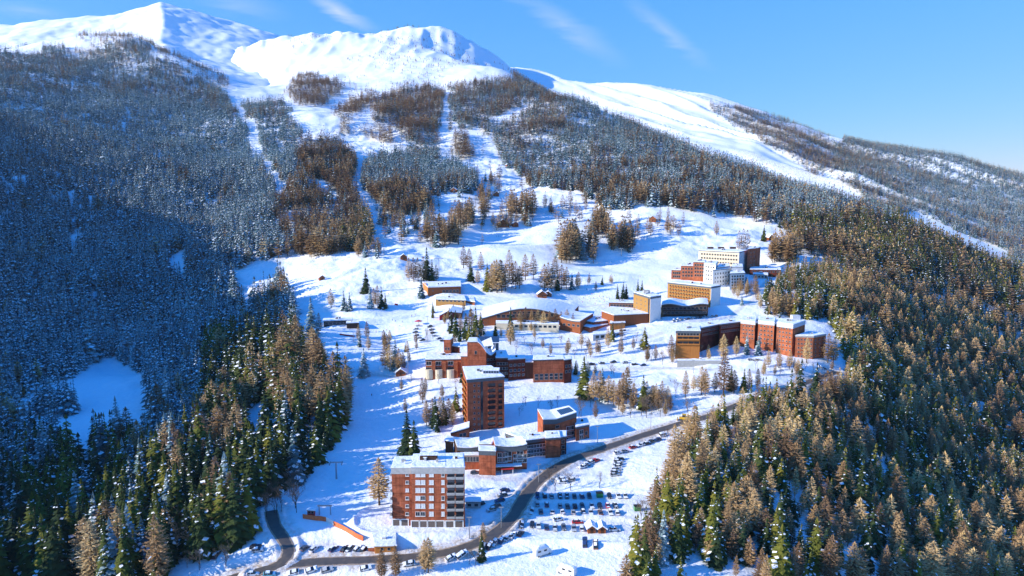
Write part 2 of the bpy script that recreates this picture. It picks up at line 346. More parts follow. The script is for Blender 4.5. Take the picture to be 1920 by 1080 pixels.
# ------------------------------------------------------------------ tree meshes
def tri_tree(kind, h, rad, levels, per, seed, snow=0., lod=0):
    r_ = np.random.default_rng(seed); V = []; F = []; M = []
    def tri(a, b, c, m): k = len(V); V.extend((a, b, c)); F.append((k, k + 1, k + 2)); M.append(m)
    lean = r_.normal(0, .012, 2) * h
    for i in range(levels):
        t = (i + r_.uniform(-.3, .3)) / levels; t = min(max(t, 0), .985)
        if kind == 'spruce': z0 = h * (.07 + .90 * t); rr = rad * (1 - t) ** .82 * (1.0 if t > .12 else .75 + 2 * t)
        else: z0 = h * (.16 + .82 * t); rr = rad * ((1 - t) ** .62) * (.5 + 1.7 * min(t, .3))
        off = r_.uniform(0, 6.28); n = max(3, int(per * (.55 + .45 * (1 - t))))
        for j in range(n):
            an = off + 6.283 * j / n + r_.uniform(-.25, .25); L = rr * r_.uniform(.62, 1.18)
            ca, sa = math.cos(an), math.sin(an); z = z0 + r_.uniform(-.5, .5) * h / levels * .6
            ax = lean[0] * t; ay = lean[1] * t
            if kind == 'spruce':
                dr = L * (.38 + .25 * (1 - t)) * r_.uniform(.7, 1.3); wd = L * r_.uniform(.22, .34) + .12
                base = (ax, ay, z + .10 * L); tip = (ax + ca * L, ay + sa * L, z - dr); m = .58
                mid = (ax + ca * L * m, ay + sa * L * m, z - dr * .42)
                l = (mid[0] - sa * wd, mid[1] + ca * wd, mid[2] - .18 * wd - .05 * L); r = (mid[0] + sa * wd, mid[1] - ca * wd, mid[2] - .18 * wd - .05 * L)
                tri(base, l, tip, 0); tri(base, tip, r, 0)
                if lod == 0:
                    for s, e in ((1, .42), (-1, .5), (1, .78), (-1, .82)):
                        c = (ax + ca * L * e, ay + sa * L * e, z - dr * e * .8); w2 = wd * 1.25 * (1.15 - e)
                        tri(c, (c[0] - s * sa * w2 + ca * w2 * .9, c[1] + s * ca * w2 + sa * w2 * .9, c[2] - w2 * .75), (c[0] + ca * w2 * .5, c[1] + sa * w2 * .5, c[2] - w2 * .2), 0)
                if r_.random() < snow:
                    e0, e1 = r_.uniform(.35, .55), r_.uniform(.8, 1.); w2 = wd * r_.uniform(.6, .95); zz = .10 + .03 * L
                    a = (ax + ca * L * e0, ay + sa * L * e0, z - dr * e0 * .8 + zz); b = (ax + ca * L * e1, ay + sa * L * e1, z - dr * e1 * .92 + zz); q = (a[0] * .45 + b[0] * .55, a[1] * .45 + b[1] * .55, a[2] * .45 + b[2] * .55 + .05)
                    tri(a, (q[0] - sa * w2, q[1] + ca * w2, q[2] - .1 * w2), b, 1); tri(a, b, (q[0] + sa * w2, q[1] - ca * w2, q[2] - .1 * w2), 1)
            else:
                up = L * r_.uniform(-.12, .22); wd = (.075 * L + .05) * (1 if lod == 0 else 1.3 if lod == .5 else 2.3 if lod == 1 else 3.6)
                base = (ax, ay, z); tip = (ax + ca * L, ay + sa * L, z + up); mid = (ax + ca * L * .6, ay + sa * L * .6, z + up * .3 - .04 * L)
                l = (mid[0] - sa * wd, mid[1] + ca * wd, mid[2] + .1 * wd); r = (mid[0] + sa * wd, mid[1] - ca * wd, mid[2] - .1 * wd)
                tri(base, l, tip, 0); tri(base, tip, r, 0)
                if lod <= .5:
                    for e in (.3, .55, .75, .92) if lod else (.25, .38, .5, .62, .72, .82, .9, .97):
                        c = (ax + ca * L * e, ay + sa * L * e, z + up * e); s = r_.choice((-1, 1)); w2 = r_.uniform(.35, .8) * (.25 * L + .15); th = r_.uniform(-.5, .4)
                        q = (c[0] - s * sa * w2 + ca * w2 * .5, c[1] + s * ca * w2 + sa * w2 * .5, c[2] + th * w2)
                        tri(c, q, (c[0] + ca * .16, c[1] + sa * .16, c[2] - .10), 0)
                    c = (ax + ca * L * .6, ay + sa * L * .6, z); tri(c, (c[0] + ca * .2, c[1] + sa * .2, c[2] - .1), (c[0], c[1], c[2] - r_.uniform(.3, .7)), 0)
                elif lod == 1:
                    c = (ax + ca * L * .55, ay + sa * L * .55, z); tri(c, (c[0] + ca * .5, c[1] + sa * .5, c[2] + .1), (c[0] - sa * .4, c[1] + ca * .4, c[2] - .55), 0)
                if r_.random() < snow * .35:
                    w2 = wd * .7; tri((mid[0] - sa * w2, mid[1] + ca * w2, mid[2] + .1), (tip[0], tip[1], tip[2] + .06), (mid[0] + sa * w2, mid[1] - ca * w2, mid[2] + .1), 1)
    top = (lean[0], lean[1], h); s = rad * .12
    tri(top, (lean[0] - s, lean[1], h * .9), (lean[0] + s, lean[1], h * .9), 0); tri(top, (lean[0], lean[1] - s, h * .9), (lean[0], lean[1] + s, h * .9), 0)
    tv, tf = [], []
    n = 6 if lod == 0 else 3; r0 = h * .013 + .06
    for k in range(n):
        a = 6.283 * k / n; tv.append((math.cos(a) * r0, math.sin(a) * r0, -1.)); 
    for k in range(n):
        a = 6.283 * k / n; tv.append((math.cos(a) * r0 * .2 + lean[0] * .9, math.sin(a) * r0 * .2 + lean[1] * .9, h * .94))
    for k in range(n):
        q = (k + 1) % n; tf += [(k, q, n + q), (k, n + q, n + k)]
    return np.array(V), np.array(F), np.array(M, np.int32), np.array(tv), np.array(tf)
def bare_tree(h, seed, spread=.5, depth=5):
    r_ = random.Random(seed); V = []; F = []; TV = []; TF = []
    def limb(p, d, L, w, lev):
        q = p + d * L; up = Vector((0, 0, 1)); s = d.cross(up); s = s.normalized() if s.length > .01 else Vector((1, 0, 0)); s2 = d.cross(s)
        A, B = (TV, TF) if lev <= 1 else (V, F); k = len(A)
        for c, ww in ((p, w), (q, w * .6)):
            for an in (0, 2.09, 4.19): A.append(tuple(c + (s * math.cos(an) + s2 * math.sin(an)) * ww))
        for j in range(3):
            n = (j + 1) % 3; B += [(k + j, k + n, k + 3 + n), (k + j, k + 3 + n, k + 3 + j)]
        if lev >= depth: return
        for _ in range(3 if lev < 2 else r_.choice((2, 3))):
            e = (d + Vector((r_.uniform(-1, 1), r_.uniform(-1, 1), r_.uniform(-.25, .7))) * (spread + .12 * lev)).normalized()
            limb(p + d * L * r_.uniform(.6, 1), e, L * r_.uniform(.58, .82), max(w * .55, .022), lev + 1)
    limb(Vector((0, 0, -.5)), Vector((0, 0, 1)), h * .36, h * .016, 0)
    return np.array(V), np.array(F), np.zeros(len(F), np.int32), np.array(TV), np.array(TF)

def foliage_mat(name, stops, attr):
    q = NT(name)
    if attr: src = q.n('ShaderNodeAttribute', attribute_name='tone').outputs['Fac']
    else: src = q.n('ShaderNodeObjectInfo').outputs['Random']
    tc = q.n('ShaderNodeTexCoord'); nz = q.n('ShaderNodeTexNoise', i_Scale=.9, i_Detail=3.); q.l(tc.outputs['Object'], nz.inputs['Vector'])
    ma = q.n('ShaderNodeMath', operation='MULTIPLY_ADD'); q.l(nz.outputs['Fac'], ma.inputs[0]); ma.inputs[1].default_value = .7; q.l(src, ma.inputs[2])
    sb = q.n('ShaderNodeMath', operation='SUBTRACT'); q.l(ma.outputs[0], sb.inputs[0]); sb.inputs[1].default_value = .35
    q.l(q.ramp(sb.outputs[0], stops).outputs[0], q.b.inputs['Base Color'])
    q.b.inputs['Roughness'].default_value = .9; q.b.inputs['Specular IOR Level'].default_value = .05
    return q.m
SPC = [(0, (.022, .040, .022)), (.4, (.05, .072, .024)), (.75, (.12, .13, .024)), (1, (.19, .17, .028))]
FRC = [(0, (.06, .115, .125)), (.5, (.15, .235, .25)), (1, (.34, .43, .43))]
LAC = [(0, (.20, .12, .07)), (.5, (.40, .255, .125)), (.85, (.56, .385, .19)), (1, (.66, .48, .23))]
BAC = [(0, (.12, .085, .065)), (1, (.24, .18, .13))]
SP_I, SP_F = foliage_mat('spruce_needles', SPC, False), foliage_mat('spruce_needles_forest', SPC, True)
FR_I, FR_F = foliage_mat('frosted_needles', FRC, False), foliage_mat('frosted_needles_forest', FRC, True)
LA_I, LA_F = foliage_mat('larch_twigs', LAC, False), foliage_mat('larch_twigs_forest', LAC, True)
BA_I, BA_F = foliage_mat('bare_twigs', BAC, False), foliage_mat('bare_twigs_forest', BAC, True)
BARK = mat('bark', (.085, .06, .045), .9, .3, 4.); TSNOW = mat('branch_snow', (.84, .87, .9), .8, .03)
def tree_meshes(name, g, crown_mat):
    cv, cf, cm, tv, tf = g
    c = mesh_np(name + '_crown', cv, cf); c.materials.append(crown_mat); c.materials.append(TSNOW); c.polygons.foreach_set('material_index', cm)
    t = mesh_np(name + '_trunk', tv, tf, True); t.materials.append(BARK); return c, t
PROTO = {}
for k, n in (('spruce', 3), ('spruce_snow', 3), ('larch', 4), ('bare', 3)):
    PROTO[k] = []
    for i in range(n):
        if k == 'spruce': g = tri_tree('spruce', 16, 3.3 + .3 * i, 22, 11, 10 + i, .10); m = SP_I
        elif k == 'spruce_snow': g = tri_tree('spruce', 16, 3.2 + .3 * i, 20, 11, 30 + i, .42); m = FR_I
        elif k == 'larch': g = tri_tree('larch', 16, 4.0 + .4 * (i % 3), 24, 12, 50 + i, .05); m = LA_I
        else: g = bare_tree(8, 70 + i); m = BA_I
        PROTO[k].append(tree_meshes(k, g, m))
NAME = {'spruce': 'spruce_tree', 'spruce_snow': 'spruce_tree', 'larch': 'larch_tree', 'bare': 'bare_tree'}
NTREE = 0
def plant(kind, p, h, label, group=None, wide=1.):
    global NTREE
    i = NTREE; NTREE += 1; c, t = PROTO[kind][i % len(PROTO[kind])]
    s = h / (8. if kind == 'bare' else 16.)
    o = thing(NAME[kind], label, 'tree', p, random.uniform(0, 6.28), group); o.scale = (s * wide * random.uniform(.92, 1.12), s * wide * random.uniform(.92, 1.12), s)
    link('trunk', t, o); link('crown', c, o); return o

# ------------------------------------------------------------------ where the woods stand (outlines in photo pixels of the tree feet)
def inside(poly, x, y):
    p = np.array(poly, float); r = np.zeros(np.shape(x), bool); j = len(p) - 1
    for i in range(len(p)):
        c = ((p[i, 1] > y) != (p[j, 1] > y)) & (x < (p[j, 0] - p[i, 0]) * (y - p[i, 1]) / (p[j, 1] - p[i, 1] + 1e-12) + p[i, 0]); r ^= c; j = i
    return r
# (outline, density, larch share, bare share)
WOODS = [
 ([(-420,60),(0,97),(60,100),(110,92),(160,110),(200,82),(250,80),(300,110),(330,125),(400,165),(445,192),(540,200),(562,250),(560,330),(515,345),(510,400),(540,470),(520,492),(430,512),(440,565),(460,590),(520,530),(548,560),(556,640),(560,665),(520,700),(570,740),(615,725),(648,748),(655,790),(632,832),(590,878),(545,908),(512,955),(500,990),(470,1010),(400,1040),(330,1065),(290,1110),(-420,1110)], 1, .13, 0),
 ([(330,1060),(300,960),(380,820),(480,690),(545,640),(650,740),(655,800),(590,880),(510,960),(470,1010)], .6, .6, .04),
 ([(-100,60),(0,100),(100,98),(250,85),(330,125),(440,195),(530,200),(560,250),(400,215),(200,180),(0,190),(-100,190)], .5, .9, 0),
 ([(562,262),(600,255),(640,262),(662,300),(655,345),(680,400),(702,445),(690,470),(600,484),(540,485),(515,430),(512,385),(560,345)], 1.15, .72, 0),
 ([(150,60),(250,62),(330,78),(410,98),(440,170),(400,165),(330,115),(250,90),(190,100),(150,80)], .35, .8, 0),
 ([(535,178),(560,150),(605,150),(640,160),(640,180),(600,198),(560,195)], .8, .9, 0),
 ([(655,190),(700,178),(705,205),(660,215)], .8, 1, 0),
 ([(705,190),(760,172),(810,165),(832,165),(832,210),(850,245),(838,264),(790,278),(740,245),(703,240)], 1.2, .75, 0),
 ([(635,200),(655,200),(662,240),(672,250),(640,250)], .8, 1, 0),
 ([(682,245),(735,240),(745,278),(712,270)], .8, 1, 0),
 ([(675,305),(720,295),(770,280),(840,285),(870,315),(890,340),(895,365),(850,365),(800,372),(770,350),(690,365),(672,335)], 1.15, .25, 0),
 ([(690,365),(760,350),(805,375),(810,395),(760,405),(720,400)], 1.15, .85, 0),
 ([(850,255),(868,250),(890,300),(868,305),(855,290)], 1.4, .95, 0),
 ([(835,180),(880,165),(960,145),(1000,150),(1100,195),(1200,240),(1300,285),(1400,320),(1500,345),(1620,385),(1720,430),(1820,478),(2500,620),(2500,1110),(1165,1110),(1178,1040),(1208,985),(1238,940),(1265,905),(1262,875),(1275,845),(1330,810),(1400,775),(1480,740),(1560,725),(1590,690),(1575,640),(1550,600),(1440,600),(1430,560),(1470,520),(1560,505),(1560,480),(1500,470),(1490,445),(1440,420),(1350,398),(1260,392),(1200,392),(1150,395),(1105,385),(1085,360),(1000,345),(965,325),(935,295),(905,245),(860,240),(838,210)], 1, .38, 0),
 ([(1260,845),(1330,810),(1400,775),(1480,740),(1560,725),(1640,640),(1560,560),(1700,520),(2500,800),(2500,1110),(1165,1110),(1178,1040),(1208,985),(1238,940),(1265,905),(1262,875)], .45, .82, .03),
 ([(1440,470),(1520,440),(1600,470),(1700,520),(1640,640),(1560,560),(1520,480)], .4, .9, 0),
 ([(835,165),(960,140),(1060,178),(1070,250),(970,300),(905,250),(838,215)], .7, .85, 0),
 ([(1085,362),(1260,392),(1440,422),(1440,385),(1260,350),(1080,330)], .6, .85, 0),
 ([(560,150),(700,160),(830,150),(960,165),(1010,340),(900,345),(860,300),(760,290),(690,300),(640,250)], .025, .9, 0),
 ([(640,330),(720,420),(820,480),(1050,420),(1080,350),(900,350)], .03, .8, 0),
 ([(290,1000),(420,930),(470,960),(470,1000),(400,1040),(320,1070),(240,1085)], .5, .2, .8),
]
CLEAR = [
 [(40,785),(300,770),(285,835),(190,850),(80,840)],
 [(-60,790),(0,760),(50,745),(140,705),(200,668),(250,690),(292,745),(270,772),(190,785),(100,752),(30,795)],
 [(318,480),(350,468),(346,525),(322,528)], [(430,508),(548,480),(530,525),(470,560),(438,560)], [(132,438),(152,438),(152,475),(135,475)],
 [(428,185),(452,190),(530,335),(512,345)], [(430,790),(490,755),(540,795),(520,835),(490,850)],[(555,800),(590,790),(600,850),(570,860)],[(600,735),(625,740),(620,770),(600,765)], [(405,745),(452,730),(448,775)], [(575,330),(612,335),(645,380),(600,368)],
 [(826,150),(846,150),(840,230),(852,300),(832,300),(822,230)], [(925,225),(990,190),(984,215),(930,238)], [(1838,620),(1885,640),(1880,655),(1840,640)],
 [(120,840),(170,830),(175,900),(150,900)], [(185,890),(225,900),(215,960),(190,940)], [(310,60),(420,88),(445,150),(390,120)], [(1235,800),(1290,790),(1300,830),(1250,850),(1235,900),(1225,860)],
]
def spread_trees(x, y, z, X_, dens_mul=1.):
    px, py = project(x, y, z); wv = np.clip((760 - py) / 500, .15, 1.) * .7; px = px + wv * 16 * fbm(x / 70, y / 70, 101, 3); py = py + wv * 9 * fbm(x / 70, y / 70, 105, 3); dens = np.zeros(x.shape); la = np.zeros(x.shape); ba = np.zeros(x.shape)
    for poly, d, l, b in X_:
        m = inside(poly, px, py); w = np.where(m, d, 0.); t = dens + w
        la = np.where(m, (la * dens + l * w) / np.maximum(t, 1e-9), la); ba = np.where(m, (ba * dens + b * w) / np.maximum(t, 1e-9), ba); dens = np.where(m, np.maximum(dens, d), dens)
    return px, py, dens, la, ba
RES = (globals().get('COARSE') and .35) or 1.
N = int(1350000 * RES)
u = rng.uniform(-.92, 1.05, N); Y = np.sqrt(rng.uniform(185. ** 2, 2600. ** 2, N))
# candidates fall evenly over the ground (area element ~ Y du dY)
area = 1.97 * (2600. ** 2 - 185. ** 2) / 2; per_ha = N / area * 1e4
x = u * Y; z = HA(x, Y); px, py, dens, la, ba = spread_trees(x, Y, z, WOODS)
clump = fbm(x / 60, Y / 60, 80, 3)
want = np.interp(Y, [200, 330, 450, 900, 1600, 2600], [560, 480, 350, 260, 235, 215]) * np.where((px > 900) & (Y > 330) & (Y < 900), 1.6, 1.) * dens * np.clip(1 + .5 * clump, .3, 1.5)
for c in CLEAR: want = np.where(inside(c, px, py), 0, want)
keep = rng.random(N) < want / per_ha
# hidden ones cannot be seen from anywhere near here
iu = np.clip(np.searchsorted(uA, u), 0, len(uA) - 1); iy = np.clip(np.searchsorted(yA, Y) - 2, 0, len(yA) - 1)
keep &= (z + 22) / Y > RM[iy, iu]
x, Y, z, px, py, la, ba, clump = (a[keep] for a in (x, Y, z, px, py, la, ba, clump))
mixn = .5 + .5 * fbm(x / 45, Y / 45, 90, 2); rk = rng.random(len(x)) * .65 + mixn * .35
h = np.clip(np.where((px > 900) & (Y < 800), rng.normal(14., 4.2, len(x)), rng.normal(23.5, 4.6, len(x))), 7, 34); h = np.where(rng.random(len(x)) < .14, h * .6, h)
h *= np.interp(py, [60, 170, 300], [.75, .92, 1.])
kind = np.where(rng.random(len(x)) < ba, 2, np.where(rk < np.clip(la, 0, 1) * 1.0, 1, 0)); h = np.where(kind == 2, h * .6, h); h = np.where(kind == 1, h * .95, h)
WP = (x, Y, z, px, py, la, ba, clump, h, kind)
BUILT = []                                   # rectangles kept clear of wild trees (filled by the village)
# ------------------------------------------------------------------ village materials
def brick_mat(name, c1, c2, mortar, sc=1.):
    q = NT(name); tc = q.n('ShaderNodeTexCoord'); sx = q.n('ShaderNodeSeparateXYZ'); q.l(tc.outputs['Object'], sx.inputs[0])
    ad = q.n('ShaderNodeMath', operation='ADD'); q.l(sx.outputs[0], ad.inputs[0]); q.l(sx.outputs[1], ad.inputs[1]); cx = q.n('ShaderNodeCombineXYZ'); q.l(ad.outputs[0], cx.inputs[0]); q.l(sx.outputs[2], cx.inputs[1])
    b = q.n('ShaderNodeTexBrick', i_Scale=sc); q.l(cx.outputs[0], b.inputs['Vector'])
    b.inputs['Color1'].default_value = (*c1, 1); b.inputs['Color2'].default_value = (*c2, 1); b.inputs['Mortar'].default_value = (*mortar, 1); b.inputs['Mortar Size'].default_value = .03; b.inputs['Brick Width'].default_value = 1.1; b.inputs['Row Height'].default_value = .55
    nz = q.n('ShaderNodeTexNoise', i_Scale=.35, i_Detail=6.); q.l(tc.outputs['Object'], nz.inputs['Vector']); rp = q.ramp(nz.outputs['Fac'], [(.3, (.58, .58, .58)), (.7, (1.15, 1.15, 1.15))])
    mp = q.n('ShaderNodeMapping'); mp.inputs['Scale'].default_value = (1.1, 1.1, .1); q.l(tc.outputs['Object'], mp.inputs[0]); n2 = q.n('ShaderNodeTexNoise', i_Scale=1.3, i_Detail=4.); q.l(mp.outputs[0], n2.inputs['Vector']); r2 = q.ramp(n2.outputs['Fac'], [(.35, (.74, .72, .70)), (.55, (1, 1, 1)), (.75, (1.12, 1.1, 1.06))])
    md = q.n('ShaderNodeMath', operation='FRACT'); dv = q.n('ShaderNodeMath', operation='DIVIDE'); q.l(sx.outputs[2], dv.inputs[0]); dv.inputs[1].default_value = 3.; q.l(dv.outputs[0], md.inputs[0]); r3 = q.ramp(md.outputs[0], [(.0, (.62, .6, .58)), (.07, (1, 1, 1))], 'CONSTANT')
    q.l(q.mix(1., q.mix(1., q.mix(1., b.outputs['Color'], rp.outputs[0], 'MULTIPLY'), r2.outputs[0], 'MULTIPLY'), r3.outputs[0], 'MULTIPLY'), q.b.inputs['Base Color']); q.b.inputs['Roughness'].default_value = .85; q.b.inputs['Specular IOR Level'].default_value = .1
    return q.m
def plank_mat(name, c1, c2):
    q = NT(name); tc = q.n('ShaderNodeTexCoord'); mp = q.n('ShaderNodeMapping'); mp.inputs['Scale'].default_value = (1.4, 1.4, .12); q.l(tc.outputs['Object'], mp.inputs[0])
    nz = q.n('ShaderNodeTexNoise', i_Scale=1.6, i_Detail=5., i_Roughness=.7); q.l(mp.outputs[0], nz.inputs['Vector'])
    q.l(q.ramp(nz.outputs['Fac'], [(.3, c1), (.7, c2)]).outputs[0], q.b.inputs['Base Color']); q.b.inputs['Roughness'].default_value = .8; q.b.inputs['Specular IOR Level'].default_value = .1
    return q.m
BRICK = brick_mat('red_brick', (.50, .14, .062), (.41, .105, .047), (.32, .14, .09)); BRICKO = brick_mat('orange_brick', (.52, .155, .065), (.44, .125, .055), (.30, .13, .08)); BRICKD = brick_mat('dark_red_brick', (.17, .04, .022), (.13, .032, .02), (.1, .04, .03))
WOOD = plank_mat('brown_planks', (.20, .06, .025), (.32, .105, .04)); ORANGE = plank_mat('orange_planks', (.38, .14, .035), (.52, .215, .055)); YELLOW = plank_mat('ochre_planks', (.30, .16, .05), (.40, .225, .075)); WDARK = plank_mat('dark_planks', (.055, .03, .022), (.10, .05, .03))
GREY = mat('grey_concrete', (.40, .39, .37), .85, .18, .8); DGREY = mat('grey_metal_fascia', (.10, .115, .13), .6, .15, 1.); WHITE = mat('white_render', (.74, .73, .70), .8, .07, .6); CREAM = mat('cream_render', (.62, .53, .38), .8, .08, .6); BGREY = mat('pale_grey_render', (.5, .52, .55), .8, .1, .6)
FRAME = mat('white_window_frame', (.72, .72, .70), .5, .05); GLASS = mat('dark_glass', (.02, .026, .036), .12, .5, .7, spec=.6); BLIND = mat('white_blind', (.70, .69, .66), .7, .08); DOORM = mat('garage_door', (.13, .10, .085), .6, .2); ASPH = None
REDP = mat('red_paint', (.55, .03, .025), .45, .1); STEEL = mat('galvanised_steel', (.34, .35, .36), .45, .15, 5., .6); BLACK = mat('black_rubber', (.018, .018, .02), .8, .2); ORP = mat('orange_pads', (.62, .15, .05), .7, .25, 1.2); SOLAR = mat('solar_glass', (.03, .05, .09), .15, .3, 2., spec=.6)

# ------------------------------------------------------------------ building kit
class MB:
    def __init__(s): s.v = []; s.f = []; s.m = []
    def quad(s, *p, m=0):
        k = len(s.v); s.v += [tuple(q) for q in p]; s.f.append(tuple(range(k, k + len(p)))); s.m.append(m)
    def box(s, x0, x1, y0, y1, z0, z1, m=0):
        k = len(s.v); s.v += [(x, y, z) for z in (z0, z1) for y in (y0, y1) for x in (x0, x1)]
        for f in ((0, 2, 3, 1), (4, 5, 7, 6), (0, 1, 5, 4), (2, 6, 7, 3), (0, 4, 6, 2), (1, 3, 7, 5)): s.f.append(tuple(k + i for i in f)); s.m.append(m)
    def prism(s, fp, z0, z1, m=0, cap=True):
        n = len(fp); k = len(s.v); zt = z1 if hasattr(z1, '__len__') else [z1] * n; zb = z0 if hasattr(z0, '__len__') else [z0] * n
        s.v += [(p[0], p[1], zb[i]) for i, p in enumerate(fp)] + [(p[0], p[1], zt[i]) for i, p in enumerate(fp)]
        for i in range(n): j = (i + 1) % n; s.f.append((k + i, k + j, k + n + j, k + n + i)); s.m.append(m)
        if cap: s.f.append(tuple(k + n + i for i in range(n))); s.m.append(m); s.f.append(tuple(k + n - 1 - i for i in range(n))); s.m.append(m)
    def tube(s, a, b, r0, r1, n=8, m=0):
        a, b = Vector(a), Vector(b); d = (b - a).normalized(); e = d.orthogonal().normalized(); g = d.cross(e); k = len(s.v)
        for p, r in ((a, r0), (b, r1)): s.v += [tuple(p + (e * math.cos(6.2832 * i / n) + g * math.sin(6.2832 * i / n)) * r) for i in range(n)]
        for i in range(n): j = (i + 1) % n; s.f.append((k + i, k + j, k + n + j, k + n + i)); s.m.append(m)
        s.f.append(tuple(k + n - 1 - i for i in range(n))); s.m.append(m); s.f.append(tuple(k + n + i for i in range(n))); s.m.append(m)
    def mesh(s, name, mats, smooth_=False):
        me = bpy.data.meshes.new(name); me.from_pydata(s.v, [], s.f); me.update()
        for m in (mats if isinstance(mats, (list, tuple)) else [mats]): me.materials.append(m)
        me.polygons.foreach_set('material_index', s.m)
        if smooth_: me.polygons.foreach_set('use_smooth', [True] * len(s.f))
        return me
    def build(s, name, mats, parent=None, loc=None, smooth_=False): return link(name, s.mesh(name, mats, smooth_), parent, loc)
def offset_poly(fp, d):
    n = len(fp); out = []
    for i in range(n):
        a, b, c = Vector(fp[i - 1][:2]), Vector(fp[i][:2]), Vector(fp[(i + 1) % n][:2]); e0, e1 = (b - a).normalized(), (c - b).normalized()
        n0, n1 = Vector((e0.y, -e0.x)), Vector((e1.y, -e1.x)); h = (n0 + n1); h = h / max(h.length_squared / 2, .3); out.append(tuple(b + h * d))
    return out
class Bld:
    """a building: an Empty on the ground that parents its walls, roofs, windows ..."""
    def __init__(s, name, label, at, group=None, cat='building'):
        p = G(*at) if len(at) == 2 else P(*at); s.o = Vector((p.x, p.y, p.z)); s.root = thing(name, label, cat, s.o, 0, group); s.Y = p.y
        BUILT.append((p.x, p.y, 14)); s.nw = {}
    def L(s, p): return (p[0] - s.o.x, p[1] - s.o.y)
    def block(s, roof, wall, at=None, Y=None, fascia=DGREY, fh=.9, over=.25, snow=.35, down=3., zt=None, profile=None, wname='wall', rname='roof', roofmat=None, ref=None):
        """roof: outline of the roof edge in photo pixels, counter-clockwise seen from above, its first corner (or ref) at forward distance Y"""
        ref = ref or roof[0]
        if Y is None: Y = G(*at).y if at else s.Y
        if zt is None: zt = float(srow(ref[1])) * Y
        fp = [on_level(*q, zt) for q in roof]; gz = [ground_z(q.x, q.y) for q in fp]; zb = min(gz) - down; lz = s.o.z
        for q in fp: BUILT.append((q.x, q.y, 5))
        c = sum(fp, Vector()) / len(fp); BUILT.append((c.x, c.y, max((q - c).length for q in fp) * .8 + 2))
        f = [s.L(q) for q in fp]
        if profile is None:
            m = MB(); m.prism(f, zb - lz, zt - lz - .02); m.build(wname, wall, s.root)
            if fascia: m = MB(); m.prism(offset_poly(f, over * .6), zt - lz - fh, zt - lz + .02); m.build('fascia', fascia, s.root)
            m = MB(); g = offset_poly(f, over); k = offset_poly(f, over - .35); m.prism(g, zt - lz + .03, zt - lz + .03 + snow * .5); m.prism(k, zt - lz + .03 + snow * .5 + .003, zt - lz + .03 + snow)
            m.build(rname, roofmat or ROOFSNOW, s.root)
            xs_, ys_ = [q.x for q in fp], [q.y for q in fp]; area = abs(sum(f[i - 1][0] * f[i][1] - f[i][0] * f[i - 1][1] for i in range(len(f)))) / 2
            for _ in range(min(5, int(area / 60))):
                wt = [random.random() ** .5 + .35 for _ in f]; sw = sum(wt); qx, qy = sum(w_ * q[0] for w_, q in zip(wt, f)) / sw, sum(w_ * q[1] for w_, q in zip(wt, f)) / sw
                e = random.uniform(.3, .7); hh_ = random.uniform(.6, 1.5); m = MB(); m.box(qx - e, qx + e, qy - e, qy + e, zt - lz + .05, zt - lz + snow + hh_); m.box(qx - e - .1, qx + e + .1, qy - e - .1, qy + e + .1, zt - lz + snow + hh_ + .003, zt - lz + snow + hh_ + .15, 1); m.build('roof_vent', [random.choice((GREY, DGREY, WDARK)), ROOFSNOW], s.root)
        else:                                     # quad with a curved roofline along the front
            n = 18; A, B, C, D = (Vector(q) for q in f); m = MB(); r = MB(); fa = MB(); od = (A - D).normalized() * .5
            for i in range(n):
                t0, t1 = i / n, (i + 1) / n; z0, z1 = zt - lz + profile(t0), zt - lz + profile(t1); a0, a1, d0, d1 = A.lerp(B, t0), A.lerp(B, t1), D.lerp(C, t0), D.lerp(C, t1); b = zb - lz
                m.quad((*a0, b), (*a1, b), (*a1, z1), (*a0, z0)); m.quad((*d1, b), (*d0, b), (*d0, z0), (*d1, z1)); m.quad((*a0, z0), (*a1, z1), (*d1, z1), (*d0, z0))
                e0, e1, g0, g1 = a0 + od, a1 + od, d0 - od, d1 - od
                for (w0, w1, mm) in ((.03, .45, r),):
                    mm.quad((*e0, z0 + w1), (*e1, z1 + w1), (*g1, z1 + w1), (*g0, z0 + w1)); mm.quad((*e0, z0 + w0), (*e1, z1 + w0), (*e1, z1 + w1), (*e0, z0 + w1)); mm.quad((*g1, z1 + w0), (*g0, z0 + w0), (*g0, z0 + w1), (*g1, z1 + w1)); mm.quad((*g0, z0 + w0), (*g1, z1 + w0), (*e1, z1 + w0), (*e0, z0 + w0))
                h0, h1 = a0 + od * .5, a1 + od * .5; fa.quad((*h0, z0 - fh), (*h1, z1 - fh), (*h1, z1 + .02), (*h0, z0 + .02)); fa.quad((*a0, z0 - fh), (*a1, z1 - fh), (*h1, z1 - fh), (*h0, z0 - fh))
            for a, d, t, sg in ((A, D, 0, 1), (B, C, 1, -1)):
                z = zt - lz + profile(t); q = [(*d, zb - lz), (*a, zb - lz), (*a, z), (*d, z)]; m.quad(*(q if sg > 0 else q[::-1])); e, g = a + od, d - od; q = [(*g, z + .03), (*e, z + .03), (*e, z + .45), (*g, z + .45)]; r.quad(*(q if sg > 0 else q[::-1]))
            m.build(wname, wall, s.root); r.build(rname, ROOFSNOW, s.root)
            if fascia: fa.build('fascia', fascia, s.root)
        return dict(fp=fp, zt=zt, zb=zb, g=gz)
    def onface(s, blk, e, px, py):
        a, b = blk['fp'][e], blk['fp'][(e + 1) % len(blk['fp'])]; d = b - a; sr = float(srow(py)); u = (px - 960) / FPX * (CP - sr * SP)
        t = (u * a.y - a.x) / (d.x - u * d.y); q = a + d * t; return q, math.atan2(d.y, d.x), sr * q.y, t
